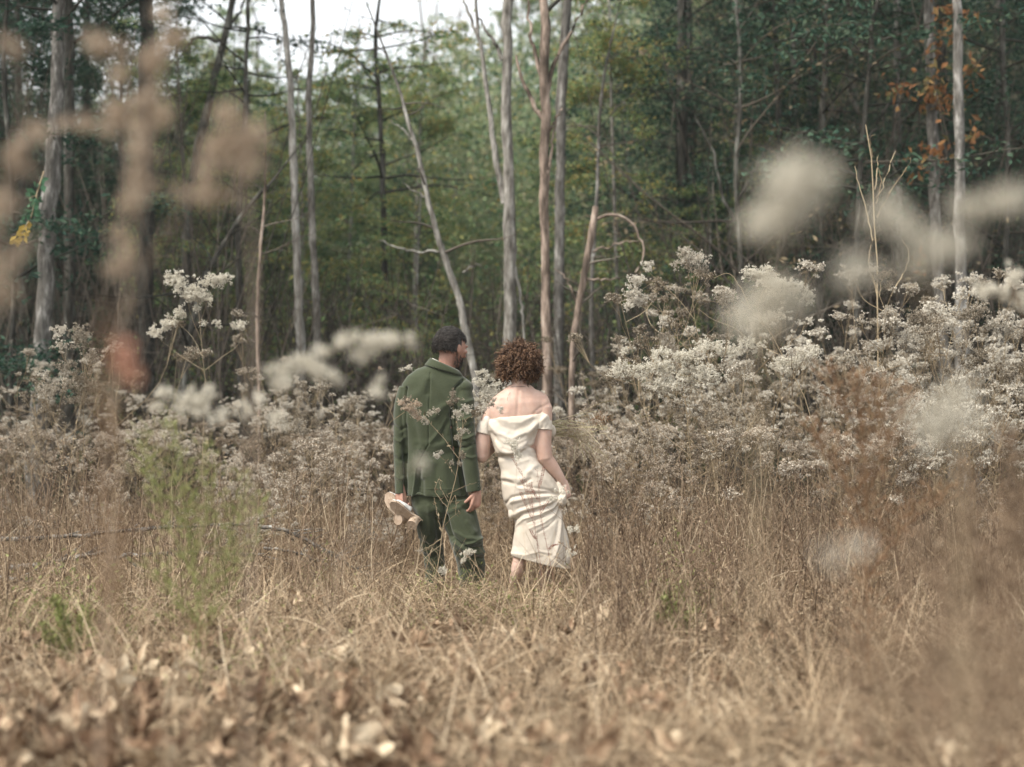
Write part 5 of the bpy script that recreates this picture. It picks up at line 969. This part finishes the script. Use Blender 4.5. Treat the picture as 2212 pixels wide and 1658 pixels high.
# trees whose trunks can be followed in the photograph
def hero_tree(name, label, Y, pts, bark, twm='twig', lfm=None, extra=0, kw=None, limbs=(), seed=0, orange=None):
    r = np.random.default_rng(1000 + seed); q = np.array([at(a, b, Y) for a, b, w_ in pts]); wd = np.array([w_ for a, b, w_ in pts]) / 2 / FPX * Y * .86
    dr = norm((q[-1] - q[-2])[None])[0]; 
    if extra: q = np.vstack([q, q[-1] + dr * extra + [r.normal() * .2, r.normal() * .4, 0]]); wd = np.append(wd, wd[-1] * .4)
    g = np.array([q[0, 0] + (q[0, 0] - q[1, 0]) * .3, Y, 0]); g[2] = float(gz(g[0], Y)) - .1
    if q[0, 2] > g[2] + .1: q = np.vstack([g, q]); wd = np.append(wd[0] * 1.15, wd)
    e = thing(name, label, 'tree', (g[0], g[1], g[2] + .1)); o = np.array([g[0], g[1], g[2] + .1])
    pr = resample(np.hstack([q, wd[:, None]]), 40); p, rr = pr[:, :3] - o, pr[:, 3]; p[3:] += r.normal(size=(37, 3)) * rr[3:, None] * .12
    V, F = tubes(p[None], rr[None], 14); V += norm(V - np.repeat(p, 14, 0)) * (rr.repeat(14) * .10 * r.normal(size=len(V)))[:, None]
    Acc().add(V, F).obj('trunk', M[bark], e)
    for L_ in limbs:
        w0 = L_[0]; lp = [at(a, b, Y + (c_[0] if c_ else 0)) for a, b, *c_ in L_[1:]]; lp = resample(np.array(lp) - o, 16); lp[2:-1] += r.normal(size=(13, 3)) * .01
        Acc().add(*tubes(lp[None], np.linspace(w0 / 2 / FPX * Y, w0 * .2 / FPX * Y, 16)[None], 8)).obj('limb', M[bark], e)
    if kw:
        tw, lf = crown_geo(r, p, rr, **kw); tw.obj('branches', M[twm], e)
        if lf.n: lf.obj('crown', M[lfm], e, False)
    if orange:
        C = []
        for a, b, rx, ry, n_ in orange:
            c = at(a, b, Y - .3) - o; kn = c + r.normal(size=(max(2, n_ // 8), 3)) * [rx / FPX * Y * .6, .25, ry / FPX * Y * .6]; C.append(kn[r.integers(0, len(kn), n_)] + r.normal(size=(n_, 3)) * .07)
        C = np.concatenate(C); n_ = len(C); Acc().add(*leafquads(C, rdir(r, n_) + [0, 0, -.6], rdir(r, n_), r.uniform(.07, .15, n_), r.uniform(.035, .07, n_), .2)).obj('orange_leaves', M['leaforange'], e, False)
    return e
TW = dict(nb=34, z0=.45, z1=.99, L=1.6, elev=(.2, .9), droop=.1, ntw=9, nleaf=0, lsize=.06, flat=.5, tl=.35)
TH = dict(nb=34, z0=.35, z1=.99, L=2.4, elev=(.1, .9), droop=.1, ntw=10, nleaf=3, lsize=.075, flat=.5, tl=.35)
TE = dict(nb=44, z0=.55, z1=.99, L=2.2, elev=(-.1, .7), droop=.3, ntw=12, nleaf=15, lsize=.085, flat=.5, lw=.42)
T2 = dict(nb=14, z0=.3, z1=.99, L=1.3, elev=(.0, .8), droop=.1, ntw=7, nleaf=0, lsize=.06, flat=.5, tl=.35)
hero_tree('grey_tree', 'thick pale grey trunk spotted with lichen near the left edge', 15.5, [(82, 900, 46), (98, 620, 42), (112, 350, 38), (124, 160, 33), (130, 0, 29)], 'barkgrey', 'darktwig', 'leafdark', 4, TE, seed=1)
hero_tree('dark_tree', 'dark trunk just right of the thick lichened grey one', 17, [(152, 860, 27), (150, 500, 26), (150, 200, 25), (148, 0, 23)], 'barkdark', 'darktwig', 'leafdark', 4, TE, seed=2)
hero_tree('dark_tree', 'straight dark trunk behind the blurred plume at upper left', 17.5, [(318, 800, 38), (316, 600, 37), (317, 400, 36), (315, 150, 36), (316, 0, 34)], 'barkdark', 'darktwig', 'leafdark', 5, dict(TE, z0=.75), seed=3)
hero_tree('leaning_tree', 'dark trunk leaning right with evergreen sprays against the sky', 18.5, [(395, 800, 22), (402, 560, 22), (418, 380, 22), (452, 220, 20), (488, 70, 17), (505, -10, 14)], 'barkdark', 'darktwig', 'leafdark', 2, dict(TE, z0=.72, nb=22, L=1.5, ntw=9), limbs=[(10, (480, 90), (430, 80), (405, 100), (385, 130)), (9, (488, 70), (520, 20), (530, -20))], seed=4)
hero_tree('dark_tree', 'thin dark crooked trunk between the blurred plumes and the pale pair', 17.5, [(520, 850, 15), (515, 500, 15), (528, 300, 13), (532, 120, 10), (535, 0, 9)], 'barkdark', 'darktwig', 'leafdark', 2, dict(T2, nb=20, z0=.5), seed=5)
hero_tree('pale_tree', 'slim pale trunk, left one of the pair rising to the sky', 16.5, [(652, 880, 24), (648, 700, 22), (637, 420, 19), (628, 200, 16), (612, 30, 13), (606, -20, 12)], 'barkpale', 'twig', None, 3, dict(TW, z0=.78), seed=6)
hero_tree('pale_tree', 'slim pale trunk, right one of the pair rising to the sky', 17, [(692, 880, 20), (683, 650, 19), (672, 430, 17), (667, 200, 14), (676, 0, 12)], 'barkpale', 'twig', None, 3, dict(TW, z0=.78), seed=7)
hero_tree('leaning_tree', 'thin pale trunk leaning left above the dark haired head', 15.5, [(1028, 840, 18), (1010, 740, 18), (990, 640, 17), (955, 540, 15), (925, 430, 13), (900, 320, 11), (872, 230, 9), (858, 180, 7)], 'barkpale', 'twig', None, .8, dict(T2, nb=10, L=.8, ntw=5, z0=.5), limbs=[(6, (955, 545), (910, 545), (850, 535), (820, 520)), (5, (925, 430), (890, 410), (870, 390)), (5, (897, 310), (870, 280), (845, 260)), (5, (1000, 590), (1030, 570), (1040, 575))], seed=8)
hero_tree('grey_tree', 'straight pale grey trunk rising behind the curly hair', 15.5, [(1102, 900, 32), (1103, 700, 31), (1100, 540, 30), (1099, 400, 28), (1094, 250, 25), (1097, 100, 24), (1096, 0, 23)], 'barkpale', 'twig', None, 4, dict(TW, z0=.8), limbs=[(15, (1090, 440), (1070, 330), (1052, 200), (1035, 80), (1028, -20)), (9, (1040, 100), (1010, 20), (995, -10)), (9, (1108, 560), (1122, 640), (1136, 750)), (10, (1085, 130), (1060, 80), (1035, 40))], seed=9)
hero_tree('broken_tree', 'peeling pinkish trunk with several dark limbs, right of the curly hair', 14.8, [(1182, 900, 26), (1180, 700, 24), (1178, 560, 23), (1174, 430, 22), (1176, 330, 24), (1180, 250, 26), (1175, 120, 24), (1172, 0, 22)], 'barkbare', 'darktwig', None, 3, dict(TW, z0=.62, nb=16), limbs=[(12, (1175, 260), (1150, 220), (1125, 160), (1115, 120)), (11, (1178, 190), (1150, 100), (1140, 0)), (11, (1182, 200), (1205, 120), (1240, 60), (1275, -10)), (9, (1176, 300), (1195, 265), (1215, 235)), (9, (1176, 400), (1190, 330), (1200, 260))], seed=10)
hero_tree('grey_tree', 'brownish grey trunk right behind the peeling one', 17, [(1206, 900, 26), (1208, 600, 25), (1212, 300, 24), (1216, 120, 23), (1226, 0, 21)], 'barkgrey', 'twig', 'leafbrown', 4, dict(TH, z0=.7), seed=11)
hero_tree('broken_tree', 'short snapped reddish trunk with an arching branch', 14.5, [(1236, 790, 15), (1245, 690, 16), (1262, 600, 17), (1275, 520, 17), (1287, 448, 15)], 'barkbare', 'twig', None, 0, dict(T2, nb=6, L=.6, ntw=4), limbs=[(8, (1284, 475), (1320, 466), (1360, 480), (1385, 520), (1386, 565), (1372, 590)), (6, (1262, 600), (1300, 605), (1340, 600)), (5, (1250, 660), (1220, 600), (1195, 580)), (5, (1280, 545), (1320, 530), (1390, 520))], seed=12)
hero_tree('bare_tree', 'thin grey trunk behind the snapped reddish one', 17.5, [(1282, 880, 12), (1278, 650, 11), (1290, 400, 9), (1300, 200, 7)], 'barkgrey', 'twig', None, 1, T2, seed=13)
hero_tree('bare_tree', 'tall bare thin tree with ascending twigs, centre of the right half', 17, [(1595, 900, 15), (1600, 600, 14), (1590, 380, 12), (1600, 180, 10), (1590, 0, 8)], 'barkdark', 'twig', 'leafbrown', 3, dict(TH, z0=.2), limbs=[(9, (1598, 500), (1560, 420), (1540, 330), (1500, 250)), (8, (1596, 430), (1640, 350), (1680, 260))], seed=14)
hero_tree('dark_tree', 'dark forked trunk among the evergreens right of centre', 17.5, [(1770, 900, 16), (1772, 600, 15), (1775, 300, 15), (1782, 150, 13), (1785, 0, 10)], 'barkdark', 'darktwig', 'leafdark', 4, dict(TE, z0=.4), limbs=[(11, (1773, 190), (1745, 110), (1725, 60), (1690, 20))], seed=15)
hero_tree('dark_tree', 'thin dark trunk left of the twin trunks with orange leaves', 16.5, [(2042, 900, 18), (2030, 700, 18), (2024, 420, 17), (2030, 300, 15), (2042, 150, 13), (2072, 0, 10)], 'barkdark', 'darktwig', 'leafdark', 3, dict(TE, z0=.5), seed=16) if False else None
hero_tree('dark_tree', 'thin dark trunk behind the bare tan sapling', 16, [(1852, 900, 14), (1850, 600, 13), (1857, 400, 13), (1868, 250, 12), (1880, 120, 11), (1898, -10, 10)], 'barkdark', 'darktwig', 'leafdark', 3, dict(TE, z0=.4), limbs=[(8, (1862, 330), (1900, 260), (1935, 200)), (7, (1850, 560), (1870, 480), (1890, 440))], seed=17)
hero_tree('lichened_tree', 'dark trunk with white lichen and clusters of orange oak leaves', 16, [(2058, 960, 32), (2035, 700, 30), (2022, 500, 28), (2016, 300, 27), (2008, 100, 25), (2006, 0, 24)], 'barkgrey', 'darktwig', 'leafdark', 5, dict(TE, z0=.72), orange=[(2030, 105, 22, 26, 46), (2000, 195, 40, 14, 60), (1930, 195, 24, 10, 26), (2020, 225, 36, 16, 50), (2015, 330, 24, 18, 36), (2080, 150, 24, 30, 26), (2090, 300, 18, 16, 18), (2075, 55, 26, 22, 26), (2020, 560, 20, 12, 20), (1980, 380, 12, 6, 12), (2040, 20, 16, 20, 22)], seed=18)
hero_tree('grey_tree', 'pale grey trunk directly right of the lichened one with orange leaves', 15, [(2098, 1000, 42), (2078, 780, 34), (2074, 560, 27), (2072, 340, 25), (2070, 150, 24), (2066, 0, 23)], 'barkgrey', 'twig', 'leafbrown', 5, dict(TH, z0=.8), seed=19)
hero_tree('dark_tree', 'dark thin trunk near the right edge among evergreens', 17, [(2180, 960, 15), (2170, 650, 14), (2178, 350, 13), (2165, 0, 12)], 'barkdark', 'darktwig', 'leafdark', 4, dict(TE, z0=.25), seed=20)
hero_tree('dark_tree', 'slim dark trunk left of the leaning pale one', 19, [(832, 800, 15), (830, 560, 15), (826, 380, 14), (822, 260, 12), (812, 60, 9)], 'barkdark', 'darktwig', 'leafyellowgreen', 1.5, dict(TE, z0=.5, L=1.5, nb=24, ntw=9, nleaf=8), seed=21)
hero_tree('bare_tree', 'slender tan sapling left of the pale pair', 15, [(560, 860, 9), (556, 700, 9), (562, 540, 8), (572, 420, 6)], 'barkbare', 'twig', None, .8, dict(T2, nb=8, L=.7), seed=22)
hero_tree('dark_tree', 'dark sapling at the left picture edge', 15.5, [(22, 900, 13), (30, 600, 13), (24, 350, 12), (10, 100, 11)], 'barkdark', 'darktwig', 'leafdark', 3, dict(TE, z0=.2, L=1.8), seed=23)
hero_tree('bare_tree', 'young dark trunk leaning right below the blurred plumes', 16, [(395, 860, 14), (430, 640, 13), (500, 500, 11), (560, 420, 9), (590, 390, 6)], 'barkdark', 'darktwig', None, .6, dict(T2, z0=.2), seed=24)

# undergrowth inside the wood and the far wooded slope
r = np.random.default_rng(91); A = Acc()
n = 60000; Y = r.uniform(17.5, 29, n); px = r.uniform(-300, 2550, n); x = (px - HX) / FPX * Y; h_ = np.abs(r.normal(size=n)) * (.8 + 1.6 * np.exp(-((px - 1050) / 480.) ** 2)) * (1 + .5 * n2(x, Y, .7, 6)); keep = n2(x * 1.3, Y * 1.3 + h_ * 2, 1.1, 9) > -.25
C = np.stack([x, Y, gz(x, Y) + h_], 1)[keep]; n = len(C); A.add(*leafquads(C + r.normal(size=(n, 3)) * .1, rdir(r, n), rdir(r, n) + [0, 0, .8], r.uniform(.05, .10, n), r.uniform(.03, .055, n), .1))
tag(A.obj('forest_undergrowth', M['leafyellowgreen'], smooth=False), 'low green leafy undergrowth between the trunks', 'undergrowth', kind='stuff')
A = Acc(); n = 5200; Y = r.uniform(16, 27, n); px = r.uniform(-300, 2550, n); x = (px - HX) / FPX * Y; b = np.stack([x, Y, gz(x, Y)], 1); d_ = rdir(r, n) * [.35, .35, .3] + [0, 0, 1]; L = (r.uniform(.6, 3.4, n) * (1 + 1.6 * (np.abs(px - 1000) > 450) * r.random(n) ** 2))[:, None]
u = np.linspace(0, 1, 6)[None, :, None]; P = b[:, None] + (norm(d_) * L)[:, None] * u + r.normal(size=(n, 6, 3)) * .04 * u; A.add(*tubes(P, np.linspace(.011, .004, 6)[None].repeat(n, 0), 3))
k = 5; bi = np.repeat(np.arange(n), k); s0 = P[bi, r.integers(2, 5, n * k)]; dd = norm(rdir(r, n * k) + [0, 0, .6]); P2 = s0[:, None] + dd[:, None] * r.uniform(.2, .9, n * k)[:, None, None] * np.linspace(0, 1, 4)[None, :, None]; A.add(*tubes(P2, np.linspace(.005, .002, 4)[None].repeat(n * k, 0), 3))
tag(A.obj('forest_brush', M['twig']), 'thin bare brush and twigs between the trunks', 'brush', kind='stuff')
A = Acc(); nc = 3400; Y = r.uniform(34, 74, nc); px = r.uniform(-500, 2700, nc); x = (px - HX) / FPX * Y; hh = r.uniform(.3, 5.5, nc) * r.uniform(.4, 1, nc); c = np.stack([x, Y, gz(x, Y) + hh], 1)
k = 42; C = np.repeat(c, k, 0) + r.normal(size=(nc * k, 3)) * [.75, .75, .42]; m = nc * k; A.add(*leafquads(C, rdir(r, m), rdir(r, m) + [0, -.2, .5], r.uniform(.12, .24, m), r.uniform(.08, .15, m), .1))
tag(A.obj('distant_forest', M['farwood'], smooth=False), 'far wooded slope in green, yellow and tan', 'forest', kind='stuff')
for nm, mt, lab, rngs in (('forest_foliage', 'farwood', 'green and yellow leaf masses closing the wood behind the couple', [(420, 1500, 1500)]), ('evergreen_foliage', 'leafdark', 'dark evergreen leaf masses closing the wood at both sides', [(-500, 420, 1150), (1380, 2750, 1500)])):
    A = Acc(); CC = []
    for a_, b_, nc in rngs:
        px = r.uniform(a_, b_, nc); Y = r.uniform(25, 36, nc); top = np.interp(px, [-500, 250, 330, 430, 560, 760, 1000, 1150, 1400, 2700], [-150, -120, 60, 180, 165, 160, 95, 50, -60, -200]); py = top + (900 - top) * r.random(nc) ** .8
        c = np.stack([(px - HX) / FPX * Y, Y, CAMH - (py - HY) / FPX * Y], 1); c = c[c[:, 2] > gz(c[:, 0], c[:, 1]) + .2]; CC.append(c)
    c = np.concatenate(CC); k = 46; C = np.repeat(c, k, 0) + r.normal(size=(len(c) * k, 3)) * [.55, .55, .30]; m = len(C)
    A.add(*leafquads(C, rdir(r, m), rdir(r, m) + [0, -.2, .6], r.uniform(.08, .15, m), r.uniform(.045, .085, m), .1)); tag(A.obj(nm, M[mt], smooth=False), lab, 'foliage', kind='stuff')
A = Acc(); n = 200; Y = r.uniform(34, 72, n); px = r.uniform(-500, 2700, n); x = (px - HX) / FPX * Y; b = np.stack([x, Y, gz(x, Y)], 1); L = r.uniform(3, 8, n)
P = b[:, None] + np.stack([r.normal(size=n) * .4, r.normal(size=n) * .4, L], 1)[:, None] * np.linspace(0, 1, 6)[None, :, None] + r.normal(size=(n, 6, 3)) * .06; A.add(*tubes(P, (r.uniform(.05, .11, n))[:, None] * np.linspace(1, .3, 6)[None], 5))
k = 9; bi = np.repeat(np.arange(n), k); s0 = P[bi, r.integers(2, 6, n * k)]; dd = norm(rdir(r, n * k) + [0, 0, .7]); P2 = s0[:, None] + dd[:, None] * r.uniform(.6, 1.8, n * k)[:, None, None] * np.linspace(0, 1, 4)[None, :, None]; A.add(*tubes(P2, np.linspace(.03, .01, 4)[None].repeat(n * k, 0), 3))
tag(A.obj('distant_trunks', M['twig']), 'far off grey trunks on the wooded slope', 'forest', kind='stuff')

# ------------------------------------------------------------------ haze volume added to lift and cool the dark tones
bm = Acc(); X0, X1, Y0, Y1, Z0, Z1 = -300., 300., -70., 430., -9., 42.
bm.add([[X0, Y0, Z0], [X1, Y0, Z0], [X1, Y1, Z0], [X0, Y1, Z0], [X0, Y0, Z1], [X1, Y0, Z1], [X1, Y1, Z1], [X0, Y1, Z1]], [[0, 3, 2, 1], [4, 5, 6, 7], [0, 1, 5, 4], [1, 2, 6, 5], [2, 3, 7, 6], [3, 0, 4, 7]])
hz = bpy.data.materials.new('haze'); hz.use_nodes = True; nt = hz.node_tree; nt.nodes.clear(); pv = nt.nodes.new('ShaderNodeVolumePrincipled'); ov = nt.nodes.new('ShaderNodeOutputMaterial')
pv.inputs['Color'].default_value = (.86, .93, .95, 1); pv.inputs['Density'].default_value = .0007; pv.inputs['Anisotropy'].default_value = .2; nt.links.new(pv.outputs[0], ov.inputs['Volume'])
tag(bm.obj('haze', hz, smooth=False), 'thin haze volume added to lift the dark tones between the camera and the wooded hill', 'haze', kind='stuff')
